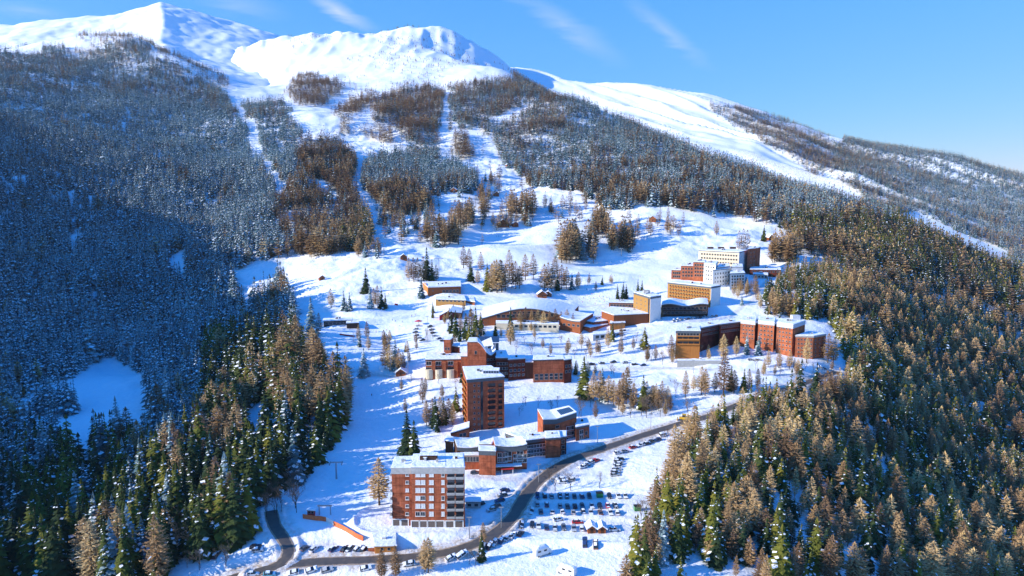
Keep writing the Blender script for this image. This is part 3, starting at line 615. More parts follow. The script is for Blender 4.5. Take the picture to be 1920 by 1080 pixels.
    def put(s, name, me, blk, e, px, py, out=0., child=None, z=None):
        q, an, zz, t = s.onface(blk, e, px, py); z = zz if z is None else z; nrm = Vector((math.sin(an), -math.cos(an), 0))
        o = link(name, me, s.root, (q.x - s.o.x + nrm.x * out, q.y - s.o.y + nrm.y * out, z - s.o.z)); o.rotation_euler = (0, 0, an)
        if child: link(child[0], child[1], o)
        return o
    def windows(s, blk, e, pxs, pys, w, h, pane=True, blind=None, kind='window'):
        for py in pys:
            z = s.onface(blk, e, pxs[len(pxs) // 2], py)[2]
            for px in pxs:
                if not pane: s.put(kind, small_window(w, h), blk, e, px, py, .0, None, z); continue
                fm, g1, g2 = window_mesh(w, h); gl = g2 if (random.random() < blind if blind else False) else g1
                s.put(kind, fm, blk, e, px, py, .0, ('pane', gl) if pane else None, z)
    def balconies(s, blk, e, pxs, pys, w, h, rail, d=1.1, pane=True):
        for py in pys:
            z = s.onface(blk, e, pxs[0], py)[2]
            for px in pxs:
                o = s.put('balcony', balcony_mesh(w, h, d, rail), blk, e, px, py, .0, None, z); link('balcony_window', balcony_glass(w, h), o)
CACHE = {}
def cached(key, fn):
    if key not in CACHE: CACHE[key] = fn()
    return CACHE[key]
def window_mesh(w, h):
    def fn():
        m = MB(); t = .11 if w > .9 else .07
        for x0, x1, z0, z1 in ((-w / 2, -w / 2 + t, -h / 2, h / 2), (w / 2 - t, w / 2, -h / 2, h / 2), (-w / 2 + t, w / 2 - t, h / 2 - t, h / 2), (-w / 2 + t, w / 2 - t, -h / 2, -h / 2 + t), (-t / 3, t / 3, -h / 2 + t, h / 2 - t)): m.box(x0, x1, -.10, .06, z0, z1)
        m.box(-w / 2 - .1, w / 2 + .1, -.2, .04, -h / 2 - .12, -h / 2 - .003)
        out = [m.mesh('window', FRAME)]
        for mt in (GLASS, BLIND): p = MB(); p.box(-w / 2 + t * .9, w / 2 - t * .9, -.05, .05, -h / 2 + t * .9, h / 2 - t * .9); out.append(p.mesh('pane', mt))
        return out
    return cached(('w', w, h), fn)
def small_window(w, h):
    def fn():
        m = MB(); m.box(-w / 2, w / 2, -.05, .05, -h / 2, h / 2); t = .09
        for x0, x1, z0, z1 in ((-w / 2 - t, -w / 2 - .003, -h / 2 - t, h / 2 + t), (w / 2 + .003, w / 2 + t, -h / 2 - t, h / 2 + t), (-w / 2, w / 2, h / 2 + .003, h / 2 + t), (-w / 2, w / 2, -h / 2 - t, -h / 2 - .003)): m.box(x0, x1, -.09, .05, z0, z1, 1)
        return m.mesh('window', [GLASS, GREY])
    return cached(('sw', w, h), fn)
def balcony_mesh(w, h, d, rail):
    def fn():
        m = MB(); m.box(-w / 2, w / 2, -d, .1, -h / 2 - .18, -h / 2); m.box(-w / 2, w / 2, -d - .02, -d + .08, -h / 2 + .12, -h / 2 + .82)
        for sx in (-1, 1): m.box(sx * w / 2 - .06, sx * w / 2 + .06, -d + .08, .1, -h / 2 + .003, -h / 2 + 1.)
        return m.mesh('balcony', rail)
    return cached(('b', w, h, d, rail.name), fn)
def balcony_glass(w, h):
    def fn():
        m = MB(); m.box(-w / 2 + .15, w / 2 - .15, -.06, .1, -h / 2 + .05, h / 2 - .1); return m.mesh('balcony_window', GLASS)
    return cached(('g', w, h), fn)
def lin(a, b, n): return [a + (b - a) * i / (n - 1) for i in range(n)] if n > 1 else [a]

# ------------------------------------------------------------------ 1 the near apartment block
B = Bld('apartment_block', 'red brick apartment block with flat snowy roof and white garages, beside the lower road', (805, 986, 240))
Yb = 240.
k0 = B.block([(734,877),(772.5,877),(776,856),(741,857)], BRICK, Y=Yb + 1.2, fascia=GREY, fh=2.4)
k1 = B.block([(771,876),(836,876),(835,851),(776,852)], BRICK, Y=Yb, fascia=GREY, fh=2.5)
k2 = B.block([(836.5,876.5),(871,876),(868,850),(834,851)], BRICK, Y=Yb + .6, fascia=GREY, fh=2.4, zt=k1['zt'] - .06)
rows = [889.5,904.3,919.1,933.9,948.7,963.5]
B.windows(k0, 0, [763.5], rows, 1.3, 1.3, blind=.3)
B.windows(k1, 0, [783.3,793,808.8], rows, 1.7, 1.75, blind=.7); B.windows(k1, 0, [830.5], rows, 1.2, 1.75, blind=.7)
B.balconies(k2, 0, [845.5], [r + .8 for r in rows], 2.9, 2.4, GREY, 1.2); B.balconies(k2, 0, [862], [r + .8 for r in rows], 3.0, 2.4, GREY, 1.2)
B.balconies(k0, 3, [736.], rows, 3., 2.2, WHITE, 1.0)
for i, px_ in enumerate([744,758,779,794,809,825,843.5,860.5]):
    blk = k0 if i < 2 else k1 if i < 6 else k2
    m = MB(); m.box(-1.75, -1.35, -.14, .05, -1.4, 1.35); m.box(1.35, 1.75, -.14, .05, -1.4, 1.35); m.box(-1.35, 1.35, -.14, .05, 1.05, 1.35)
    g = B.put('garage_surround', cached('gs', lambda: m.mesh('garage_surround', WHITE)), blk, 0, px_, 982, z=srow(982) * Yb)
    d = MB(); d.box(-1.34, 1.34, -.05, .05, -1.4, 1.04); link('garage_door', cached('gd', lambda: d.mesh('garage_door', DOORM)), g)
m = MB(); m.box(-3.2, 3.2, -1.3, 1.3, 0, 1.4); m.box(-2.5, 2.5, -1., 1., 1.403, 1.9); q = on_level(804, 862, k1['zt']); m.build('roof_hut', WDARK, B.root, (q.x - B.o.x, q.y - B.o.y, k1['zt'] - B.o.z + .35))
m = MB(); m.box(-3.4, 3.4, -1.5, 1.5, 0, .25); m.build('hut_snow', ROOFSNOW, B.root, (q.x - B.o.x, q.y - B.o.y, k1['zt'] - B.o.z + 2.26))
for px_, py_ in ((795,858),(820,868),(755,868)):
    m = MB(); m.box(-.4, .4, -.4, .4, 0, 1.1); m.box(-.5, .5, -.5, .5, 1.103, 1.25); q = on_level(px_, py_, k1['zt']); m.build('chimney', GREY, B.root, (q.x - B.o.x, q.y - B.o.y, k1['zt'] - B.o.z + .2))

# ------------------------------------------------------------------ 2 the tall tower
B = Bld('tower_block', 'tallest slim red brick tower with columns of balconies and glazed roof hut', (905, 818, 338))
k = B.block([(876,712),(945.5,706),(921,686),(868,688)], BRICK, Y=335, fh=1.6, over=.3)
rows = lin(723, 806, 9)
B.windows(k, 0, [889.5], rows, .8, 1.0, pane=False); B.windows(k, 0, [897.5], rows, .7, .9, pane=False)
B.balconies(k, 0, [922], rows, 4.2, 2.6, BRICK, 1.0); B.balconies(k, 0, [938], rows, 2.4, 2.6, BRICK, 1.0)
a = k['fp'][0]; q, an, zz, t = B.onface(k, 0, 903.5, 760)
m = MB(); m.box(-.65, .65, -.08, .1, k['zb'] + 1 - B.o.z, k['zt'] - 1.6 - B.o.z); o = m.build('stair_window', GLASS, B.root, (q.x - B.o.x, q.y - B.o.y, 0)); o.rotation_euler = (0, 0, an)
for r_ in lin(706, 800, 10):
    for t_ in (.2, .5, .8):
        a, b = k['fp'][3], k['fp'][0]; q = a.lerp(b, t_); an = math.atan2((b - a).y, (b - a).x); zz = srow(r_ + 12 * t_) * q.y
        o = link('balcony', balcony_mesh(5.6, 2.4, .9, ORANGE), B.root, (q.x - B.o.x, q.y - B.o.y, zz - B.o.z)); o.rotation_euler = (0, 0, an)
q = on_level(921, 699, k['zt']); m = MB(); m.box(-4.2, 4.2, -3, 3, 0, 1.6); m.build('roof_hut', BGREY, B.root, (q.x - B.o.x, q.y - B.o.y, k['zt'] - B.o.z + .3))
m = MB()
for i in range(6): m.box(-4 + i * 1.36, -4 + i * 1.36 + 1.1, -3.08, -2.95, .25, 1.5)
m.build('skylight', SOLAR, B.root, (q.x - B.o.x, q.y - B.o.y, k['zt'] - B.o.z + .3))
m = MB(); m.box(-4.3, 4.3, -2.6, 3.1, 0, .2); m.build('hut_snow', ROOFSNOW, B.root, (q.x - B.o.x, q.y - B.o.y, k['zt'] - B.o.z + 1.91))
a1 = B.block([(845,812),(880,806),(880,796),(852,800)], BRICK, Y=322, fascia=WDARK, fh=.7, over=.7, profile=lambda t: 1.2 * t, wname='annex_wall', rname='annex_roof'); B.windows(a1, 0, [864,871], [815], 1.6, 1.6, pane=False)
B.block([(835,826),(849,828),(850,820),(838,817)], WDARK, Y=310, fascia=WDARK, over=.5, wname='annex_wall', rname='annex_roof')

# ------------------------------------------------------------------ 3 the stepped complex at the tower's foot
B = Bld('holiday_residence', 'stepped red and dark glass residence with wavy snow roofs at the foot of the tower', (955, 884))
kA = B.block([(857,838),(899,837),(899,821),(851,821)], WDARK, Y=300, profile=lambda t: -.5 * math.sin(3.14 * t), fh=1.6); B.windows(kA, 0, lin(866, 894, 5), [851], 1.4, 2., pane=True)
kA2 = B.block([(869,853),(898,853),(898,849),(869,849)], BRICK, Y=289, fascia=GREY, fh=.5); B.windows(kA2, 0, lin(873, 895, 5), [861], 1.3, 2.2, pane=False, blind=.5)
kB = B.block([(898,845),(929,846),(930,837),(898,836)], BRICK, Y=283, fh=1.9)
B.block([(898,833),(921,833),(924,829),(898,829)], BRICK, Y=291, fascia=None)
kC = B.block([(928,836),(988,834),(978,821),(924,822)], BRICK, Y=287, fh=2.4, profile=lambda t: .9 * (2 * t - 1) ** 2 - .5)
B.windows(kC, 0, [937,947], [853,862], 2.0, 2.2); B.windows(kC, 0, [953,975], [850,859], 3.0, 2.2); B.windows(kC, 0, lin(966, 984, 3), [855,864], 1.9, 1.8)
q, an, zz, t = B.onface(kC, 0, 955, 874); m = MB(); m.box(-9.5, 5.5, -3.2, 0, .6, .95); m.box(-9.3, 5.3, -3.1, 0, .954, 1.2, 1); o = m.build('porch_roof', [WDARK, ROOFSNOW], B.root, (q.x - B.o.x, q.y - B.o.y, zz - B.o.z)); o.rotation_euler = (0, 0, an)
m = MB(); m.box(-4, 1.6, -4.2, -3.25, .15, .55); o = m.build('entrance_canopy', REDP, B.root, (q.x - B.o.x, q.y - B.o.y, zz - B.o.z)); o.rotation_euler = (0, 0, an)
for xx_ in (-3.6, 1.2): m = MB(); m.box(xx_ - .15, xx_ + .15, -4.1, -3.8, -3, .148); o = m.build('canopy_post', WHITE, B.root, (q.x - B.o.x, q.y - B.o.y, zz - B.o.z)); o.rotation_euler = (0, 0, an)
kD = B.block([(986,826),(1026,821),(1021,811),(948,812)], WDARK, Y=301, fh=1.4); B.windows(kD, 0, lin(991, 1020, 6), [836,845,854], 1.6, 1.7, pane=True)
kE = B.block([(1023,822),(1051,820),(1049,808),(1022,809)], BRICK, Y=300, fh=.8)
kE2 = B.block([(1050,820),(1062,818),(1062,808),(1048,808)], BRICKD, Y=303, fh=.8); B.windows(kE2, 0, [1056], [828,838,848], 1.6, 1.6, pane=False)
kF = B.block([(1018,788),(1081,777),(1067,766),(1008,770)], BRICK, Y=314, fh=2.4, profile=lambda t: 2.6 * abs(t - .38) - .6)
B.windows(kF, 0, [1066,1072], [802,812,822,832], 2.6, 2.0); B.windows(kF, 0, [1045], [800], 2, 1.2, pane=False)
m = MB(); A_, B_, C_, D_ = kF['fp']
for i in range(8):
    t0, t1 = .56 + i * .05, .56 + i * .05 + .035; z = lambda t: kF['zt'] + 2.6 * abs(t - .38) - .6 + .62; a0, a1, d0, d1 = A_.lerp(B_, t0), A_.lerp(B_, t1), D_.lerp(C_, t0), D_.lerp(C_, t1)
    p4 = [a0.lerp(d0, .15), a1.lerp(d1, .15), a1.lerp(d1, .8), a0.lerp(d0, .8)]; zz4 = [z(t0), z(t1), z(t1), z(t0)]; top = [(p.x - B.o.x, p.y - B.o.y, zz_ - B.o.z) for p, zz_ in zip(p4, zz4)]; bot = [(x_, y_, z_ - .12) for x_, y_, z_ in top]
    m.quad(*top); [m.quad(bot[j], bot[(j + 1) % 4], top[(j + 1) % 4], top[j]) for j in range(4)]
m.build('skylight', SOLAR, B.root)
kG = B.block([(1080,801),(1105,796),(1100,784),(1078,786)], BRICK, Y=317, fh=1.); B.windows(kG, 0, [1090], [810,820,830], 2.2, 2.2); B.windows(kG, 0, [1099], [812,823,834], 1.4, 1.8, pane=False)

# ------------------------------------------------------------------ 4 the hotel with the sloping tower
B = Bld('hotel', 'red hotel with scalloped balconies, square turret and sloping tower above the tall tower', (831, 708))
kA = B.block([(798,674),(867,673),(864,661),(801,660)], BRICKO, fh=.5, over=.5)
B.windows(kA, 0, [804,822,845], [681], 3.2, 2.4); B.windows(kA, 0, [804,822,845], [692], 3.2, 2.2, pane=False)
for px_ in (813, 833, 855):
    q, an, zz, t = B.onface(kA, 0, px_, 690); m = MB(); m.box(-1.1, 1.1, -1.6, .1, B.o.z - B.o.z - 2.5, 9.5); o = m.build('pier', BRICKO, B.root, (q.x - B.o.x, q.y - B.o.y, 0)); o.rotation_euler = (0, 0, an)
for px_ in (805, 823, 845):
    q, an, zz, t = B.onface(kA, 0, px_, 700); m = MB()
    for i in range(8):
        a0, a1 = math.pi * i / 8, math.pi * (i + 1) / 8; f = lambda a_, z_: (-math.cos(a_) * 2.9, -math.sin(a_) * 2.4, z_); m.quad(f(a0, -3), f(a1, -3), f(a1, 2.6), f(a0, 2.6)); m.quad((0, 0, 2.6), f(a0, 2.6), f(a1, 2.6))
    o = m.build('bay_wall', CREAM, B.root, (q.x - B.o.x, q.y - B.o.y, zz - B.o.z)); o.rotation_euler = (0, 0, an)
kT = B.block([(832,637),(845,637),(850,632),(835,632)], BRICKO, Y=416, fascia=None, snow=.2, over=.05); B.windows(kT, 0, [836,841], [654], .9, 1.6, pane=False)
B.block([(845,648),(862,650),(862,643),(848,642)], BRICKD, Y=420, fh=.6)
kP = B.block([(864,668),(878,668),(878,660),(865,660)], BRICKO, Y=397, fh=.4)
kS = B.block([(876,641),(911.5,641),(908,634),(880,634)], BRICK, Y=395, fascia=None, profile=lambda t: 0 if t < .52 else -6.2 * ((t - .52) / .48) ** 1.5); B.windows(kS, 0, [892], [661], 1.2, 1.8, pane=False)
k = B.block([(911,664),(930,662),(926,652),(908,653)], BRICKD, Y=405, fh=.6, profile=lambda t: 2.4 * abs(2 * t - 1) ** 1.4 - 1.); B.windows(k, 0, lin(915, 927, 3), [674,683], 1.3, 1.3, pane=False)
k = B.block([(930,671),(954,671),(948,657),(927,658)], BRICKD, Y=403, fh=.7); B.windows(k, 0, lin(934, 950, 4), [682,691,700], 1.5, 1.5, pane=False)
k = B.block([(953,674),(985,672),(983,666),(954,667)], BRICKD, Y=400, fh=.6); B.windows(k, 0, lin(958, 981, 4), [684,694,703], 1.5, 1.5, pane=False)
k = B.block([(984,679),(1001,679),(1001,674),(985,674)], WDARK, Y=403, fh=.5)
k = B.block([(1000,675),(1058,673),(1055,666),(1001,667)], BRICK, Y=398, fh=.5, over=.4); B.windows(k, 0, lin(1006, 1052, 6), [703,709], 2., 1.6, pane=False)
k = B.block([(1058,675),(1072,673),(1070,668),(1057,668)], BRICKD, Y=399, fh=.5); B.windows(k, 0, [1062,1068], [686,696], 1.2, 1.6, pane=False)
m = MB(); q = P(915, 646, 425)
for i in range(5): m.box(-5 + i * 2.4, -5 + i * 2.4 + 2.2, -.1, .1, -2, 6)
m.quad((-6, 0, 6.4), (7, 0, 6.4), (7, 9, 8.5), (-6, 9, 8.5)); m.quad((-6, 9, -3), (-6, 0, -3), (-6, 0, 6.4), (-6, 9, 8.5)); m.quad((7, 0, -3), (7, 9, -3), (7, 9, 8.5), (7, 0, 6.4))
m.build('winter_garden', SOLAR, B.root, (q.x - B.o.x, q.y - B.o.y, q.z - B.o.z - 5))
def roofpatch(B, pxs, Y):
    p = [P(px, py, Y + dy) for px, py, dy in pxs]; m = MB(); top = [tuple(v - B.o) for v in p]; m.quad(*top); m.quad(*[(x, y, z - .4) for x, y, z in top][::-1])
    for i in range(len(top)): a, b = top[i], top[(i + 1) % len(top)]; m.quad((a[0], a[1], a[2] - .4), (b[0], b[1], b[2] - .4), b, a)
    m.build('roof', ROOFSNOW, B.root)
roofpatch(B, [(899,650,0),(925,647,0),(921,632,14),(903,640,8)], 412)

# ------------------------------------------------------------------ 5 the centre with the arched hall
B = Bld('chalet_lodge', 'brown timber lodge with a long snowy pitched roof at the piste edge', (797, 557))
k = B.block([(803.5,539),(864,537),(863,527),(793,529)], WOOD, fh=.4, over=.6, snow=.5, fascia=None); B.windows(k, 0, lin(832, 858, 5), [546], 2.2, 2.6, pane=False); B.windows(k, 0, [812], [545], 1., 1., pane=False)
m = MB(); a, b = k['fp'][3] - B.o, k['fp'][0] - B.o; z = k['zt'] - B.o.z; d = Vector((-.25, -.05, 0)); mid = (a + b) / 2 + d; m.quad((a.x + d.x, a.y + d.y, 0), (b.x + d.x, b.y + d.y, 0), (b.x + d.x, b.y + d.y, z), (mid.x, mid.y, z + 1.6), (a.x + d.x, a.y + d.y, z)); m.quad((b.x, b.y, z), (b.x + d.x, b.y + d.y, z), (b.x + d.x, b.y + d.y, 0), (b.x, b.y, 0)); m.build('gable', ORANGE, B.root)
B = Bld('ticket_office', 'long low ochre building with snow roof below the timber lodge', (845, 568))
k = B.block([(817,561),(873,563),(870,554),(820,553)], YELLOW, fh=.35, over=.6); B.windows(k, 0, lin(824, 868, 7), [564.5], 2.2, 1.1, pane=False)
k = B.block([(873,564),(890,566),(888,557),(872,557)], WOOD, fh=.35, over=.6)
B = Bld('red_pavilion', 'small red pavilion with twin snow roofs behind the spruce clump', (836, 600))
k = B.block([(824,592),(842,588),(848,580),(832,583)], REDP, fh=.5, over=.8, profile=lambda t: 2.2 * t); B.windows(k, 0, [829,835], [597], 1.2, 1.6, pane=False)
k = B.block([(842,588),(866,585),(868,577),(848,578)], BRICKD, fh=.5, over=.8, profile=lambda t: 1.5 - 2.2 * t)
B = Bld('arched_hall', 'wide timber hall with a low sweeping arched snow roof in the resort centre', (985, 603))
k = B.block([(903,597),(1066,594),(1085,574),(905,577)], WOOD, Y=508, fh=.8, profile=lambda t: 7. * max(0, math.sin(math.pi * min(1, t * .98 + .01))) ** 1.25); B.windows(k, 0, lin(935, 1035, 12), [592], 2.6, 2.4, pane=False); B.windows(k, 0, lin(965, 1010, 6), [586], 2.6, 1.6, pane=False)
k = B.block([(1050,602),(1088,606),(1112,592),(1068,588)], WOOD, Y=500, fh=.8, over=.9, profile=lambda t: 3.2 * (1 - t) ** 1.5 + 1.6 * t * t); B.windows(k, 0, lin(1058, 1084, 4), [610], 2., 1.6, pane=False)
k = B.block([(930,606),(1048,608),(1048,602),(930,601)], CREAM, Y=497, fascia=None, over=.1, down=1.); B.windows(k, 0, lin(968, 1040, 9), [612], 2.2, 1.6, pane=False)
k = B.block([(1080,608),(1106,614),(1140,608),(1136,599),(1095,598)], BRICK, Y=494, fh=.5, over=.4, ref=(1106,614)); B.windows(k, 1, lin(1112, 1134, 4), [622], 1.8, 1.8, pane=False)
k = B.block([(1100,602),(1112,604),(1140,601),(1138,593),(1105,593)], BRICKO, Y=503, fh=.5, over=.4, ref=(1112,604))
B = Bld('cinema_hall', 'windowless brown fan shaped hall with a tilted white roof', (1152, 619))
k = B.block([(1128,583),(1151,591),(1215.5,588),(1204,579),(1145,575)], WOOD, Y=500, fh=.3, over=.35, ref=(1151,591))
k = B.block([(1144,606),(1172,605),(1172,600),(1146,600)], ORANGE, Y=495, fh=.4, over=.4)
B = Bld('parking_deck', 'pale concrete parking deck with dark openings under the cinema hall', (1180, 634))
k = B.block([(1112,628),(1213,620),(1213,616),(1112,622)], BGREY, fascia=None, over=.15, snow=.3); B.windows(k, 0, lin(1120, 1208, 10), [628], 2.6, 2., pane=False)
# ------------------------------------------------------------------ 6 the ochre and pale blocks
B = Bld('residential_tower', 'ochre tower with a blank white end wall and a black corner strip', (1218, 605))
k = B.block([(1188,548),(1219.5,557),(1239.5,554),(1213,545)], YELLOW, Y=506, ref=(1219.5,557), fh=1.5)
a, b, c_ = k['fp'][0] - B.o, k['fp'][1] - B.o, k['fp'][2] - B.o; n = Vector((c_.y - b.y, -(c_.x - b.x), 0)).normalized() * .12; m = MB(); z0, z1 = k['zb'] - B.o.z, k['zt'] - B.o.z - 1.55
m.prism([(b + n * .02)[:2], (b + n)[:2], (c_ + n)[:2], (c_ + n * .02)[:2]][0:1] + [(b + n)[:2], (c_ + n)[:2], (c_ - n)[:2]], z0, z1); m.build('end_wall', WHITE, B.root)
for t_ in (.93,):
    q = a.lerp(b, t_); an = math.atan2((b - a).y, (b - a).x); m = MB(); m.box(-1.2, .9, -.1, .05, z0, z1); o = m.build('stair_window', GLASS, B.root, (q.x, q.y, 0)); o.rotation_euler = (0, 0, an)
q = (a + c_) / 2; m = MB(); m.box(-2.5, 2.5, -2, 2, 0, 2.2); m.build('roof_hut', GREY, B.root, (q.x, q.y + 3, k['zt'] - B.o.z + .3))
B.windows(k, 0, lin(1194, 1210, 3), lin(563, 594, 5), .9, .9, pane=False)
B = Bld('long_apartment_block', 'long ochre apartment block with rows of balconies and a tall white end', (1334, 586))
k = B.block([(1252,529),(1333.5,538),(1351,535),(1272,526)], YELLOW, Y=560, ref=(1333.5,538), fh=1.4)
b, c_ = k['fp'][1] - B.o, k['fp'][2] - B.o; n = Vector((c_.y - b.y, -(c_.x - b.x), 0)).normalized() * .15; z0, z1 = k['zb'] - B.o.z, k['zt'] - B.o.z - 1.45; m = MB(); m.prism([(b + n)[:2], (c_ + n)[:2], (c_ - n)[:2], (b - n)[:2]], z0, z1); m.build('end_wall', WHITE, B.root)
B.balconies(k, 0, lin(1257, 1328, 15), lin(536, 561, 5), 1.7, 1.9, ORANGE, .7)
B = Bld('shopping_arcade', 'dark arcade of shops under a wavy snow roof between the ochre buildings', (1285, 592))
k = B.block([(1240,572),(1328,571),(1326,561),(1243,562)], WDARK, Y=527, fh=.8, over=.9, profile=lambda t: 1.1 * math.sin(t * 9) * (1 - .3 * t)); B.windows(k, 0, lin(1246, 1322, 11), [578,586], 2.4, 1.9, pane=False)
B = Bld('timber_gallery', 'long low brown gallery with thin snow roof beside the ochre tower', (1165, 580))
k = B.block([(1142,567),(1190,568),(1190,563),(1146,562)], WOOD, fh=.6, over=.6); B.windows(k, 0, lin(1147, 1186, 8), [573], 2., 2., pane=False)
B = Bld('hillside_block', 'large cream block with grey end wall, highest building of the resort', (1350, 520, 690))
k = B.block([(1310,469),(1386,473),(1402,469),(1322,465)], CREAM, Y=690, ref=(1386,473), fh=.8, down=8)
B.windows(k, 0, lin(1316, 1381, 14), lin(478, 500, 4), 1.7, 1.6, pane=False)
b, c_ = k['fp'][1] - B.o, k['fp'][2] - B.o; n = Vector((c_.y - b.y, -(c_.x - b.x), 0)).normalized() * .15; z0, z1 = k['zb'] - B.o.z, k['zt'] - B.o.z - .85; m = MB(); m.prism([(b + n)[:2], (c_ + n)[:2], (c_ - n)[:2], (b - n)[:2]], z0, z1); m.build('end_wall', BGREY, B.root)
for px_ in (1332, 1352, 1374): q = on_level(px_, 467, k['zt']); m = MB(); m.box(-3, 3, -1.5, 1.5, 0, 2.); m.build('roof_hut', WDARK, B.root, (q.x - B.o.x, q.y - B.o.y, k['zt'] - B.o.z + .3))
B = Bld('dark_red_tower', 'narrow dark red tower behind the cream block', (1412, 503, 705))
k = B.block([(1402,467),(1421,465),(1426,463),(1405,464)], BRICK, Y=705, fascia=None, down=6); B.windows(k, 0, [1408,1414], lin(473, 496, 4), 1.4, 1.4, pane=False)
B = Bld('terraced_block', 'orange terraced block stepping up the slope in three stages', (1290, 522, 672))
for i, (x0, x1, yt, Y_) in enumerate(((1259,1278,506,676),(1277,1301,498,672),(1300,1322,491,668))):
    k = B.block([(x0,yt),(x1,yt + .6),(x1 + 1,yt - 4),(x0 + 2,yt - 4)], BRICKO, Y=Y_, fh=.5, over=.3, down=6); B.windows(k, 0, lin(x0 + 4, x1 - 4, 4), [yt + 6 + 6.5 * j for j in range(3 + i // 2)], 1.6, 1.9, pane=False)
B = Bld('white_residence', 'cluster of white and pale grey stepped wings below the cream block', (1350, 545, 642))
k = B.block([(1320,494),(1342,496),(1346,490),(1324,489)], WHITE, Y=656, fh=.6, down=6); B.windows(k, 0, lin(1324, 1338, 4), lin(501, 524, 4), 1.4, 1.6, pane=False)
k = B.block([(1337,507),(1371,503),(1366,497),(1340,498)], WHITE, Y=642, fh=.6, down=6); B.windows(k, 0, lin(1341, 1366, 6), lin(512, 534, 4), 1.4, 1.6, pane=False)
k = B.block([(1345,502),(1368,499),(1366,494),(1348,495)], BGREY, Y=650, fh=.6, down=6)
k = B.block([(1369,513),(1397,512),(1394,506),(1371,506)], WHITE, Y=634, fh=.6, down=6); B.windows(k, 0, lin(1373, 1393, 5), lin(518, 540, 5), 1.6, 1.5, pane=False)
k = B.block([(1372,500),(1393,500),(1392,495),(1374,495)], BGREY, Y=655, fh=.6, down=6)
B = Bld('service_building', 'low dark red building with snow roof at the upper wood edge', (1440, 515, 690))
k = B.block([(1406,505),(1465,506),(1463,501),(1408,500)], BRICKD, Y=690, fh=.5); B.windows(k, 0, lin(1412, 1458, 7), [509.5], 2., 1.4, pane=False)
k = B.block([(1412,514),(1440,515),(1440,510),(1414,509)], GREY, Y=675, fh=.5); B.windows(k, 0, lin(1417, 1436, 4), [519], 1.8, 1.6, pane=False)
# ------------------------------------------------------------------ 7 the red residence above the upper road
B = Bld('crescent_residence', 'crescent shaped red residence rising in steps of towers above the upper road', (1400, 655, 446))
k = B.block([(1268,620),(1313,620.5),(1311,611),(1271,612)], ORANGE, Y=436, fh=1.6, over=.5); B.windows(k, 0, lin(1273, 1308, 7), [627], 1.7, 1.3, pane=False); B.balconies(k, 0, lin(1275, 1306, 4), [634,643], 3.6, 2.2, ORANGE, .8)
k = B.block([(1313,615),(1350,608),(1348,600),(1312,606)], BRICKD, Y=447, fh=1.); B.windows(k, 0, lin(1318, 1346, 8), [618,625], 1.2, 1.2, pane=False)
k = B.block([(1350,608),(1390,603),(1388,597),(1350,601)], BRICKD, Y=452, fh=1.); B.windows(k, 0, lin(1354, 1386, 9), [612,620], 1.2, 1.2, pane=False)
T = []
T.append(B.block([(1389,601),(1416,604),(1420,594),(1392,592)], BRICKO, Y=456, fascia=BGREY, fh=2.)); B.windows(T[-1], 0, lin(1394, 1411, 4), lin(612, 634, 4), .9, .9, pane=False)
T.append(B.block([(1422,602),(1452,605),(1455,595),(1425,593)], BRICKO, Y=449, fascia=BGREY, fh=2.)); B.windows(T[-1], 0, lin(1427, 1447, 4), lin(613, 644, 5), .9, .9, pane=False)
T.append(B.block([(1457,605),(1487,609),(1510,601),(1462,597)], BRICKO, Y=442, fascia=BGREY, fh=2.6)); B.windows(T[-1], 0, lin(1462, 1481, 4), lin(616, 656, 6), .9, .9, pane=False)
B.block([(1414,606),(1424,606),(1424,598),(1414,598)], BRICKD, Y=455, fascia=DGREY, fh=1.); B.block([(1450,608),(1459,608),(1459,600),(1450,600)], BRICKD, Y=448, fascia=DGREY, fh=1.)
q = on_level(1491, 600, T[-1]['zt']); m = MB(); m.box(-2.6, 2.6, -2, 2, 0, 3.); m.build('roof_hut', BGREY, B.root, (q.x - B.o.x, q.y - B.o.y, T[-1]['zt'] - B.o.z + .3))
k = B.block([(1492,629),(1525.5,630),(1549,626),(1517,621)], BRICKO, Y=434, ref=(1492,629), fascia=GREY, fh=1.1); B.windows(k, 0, lin(1497, 1521, 5), lin(637, 668, 5), .9, .9, pane=False); B.windows(k, 1, lin(1529, 1545, 3), lin(637, 665, 5), .9, .9, pane=False)
# ------------------------------------------------------------------ 8 smaller buildings
B = Bld('mountain_restaurant', 'long dark low restaurant with thin snow roof beside the lower piste', (633, 612))
k = B.block([(607,602),(660,600),(660,596.5),(608,598)], BLACK, fh=.3, over=.8, snow=.6); B.windows(k, 0, lin(613, 655, 7), [606], 2.4, 1.6, pane=False); k = B.block([(650,606),(673,605),(672,601.5),(651,602)], WDARK, Y=B.Y - 5, fh=.3, over=.5)
B = Bld('roadside_shed', 'orange timber shed with deep snowy roof beside the lower road', (722, 1036))
k = B.block([(703,1024),(742,1023),(742,1001),(697,1001)], ORANGE, fh=.5, over=.45, snow=.7, fascia=ORANGE); B.windows(k, 0, [716,729], [1029], .9, 1., pane=False); k = B.block([(690,1027),(704,1027),(704,1019),(691,1019)], BRICKO, Y=B.Y + 1, fascia=None, over=.2)
B = Bld('service_hut', 'small grey flat roofed hut in the shadow of the near apartment block', (888, 953))
k = B.block([(873,941),(901,941),(901,933),(873,932)], GREY, fh=.4); B.windows(k, 0, [880,893], [947], 1.4, 1.1, pane=False)
B = Bld('lift_station', 'small red drag lift station with white roof above the orange padded barrier', (583, 968), cat='lift station')
k = B.block([(576,956),(590,957),(591,951),(578,950)], REDP, fh=.35, over=.4); B.windows(k, 0, [580,586], [961], .9, .9, pane=False)
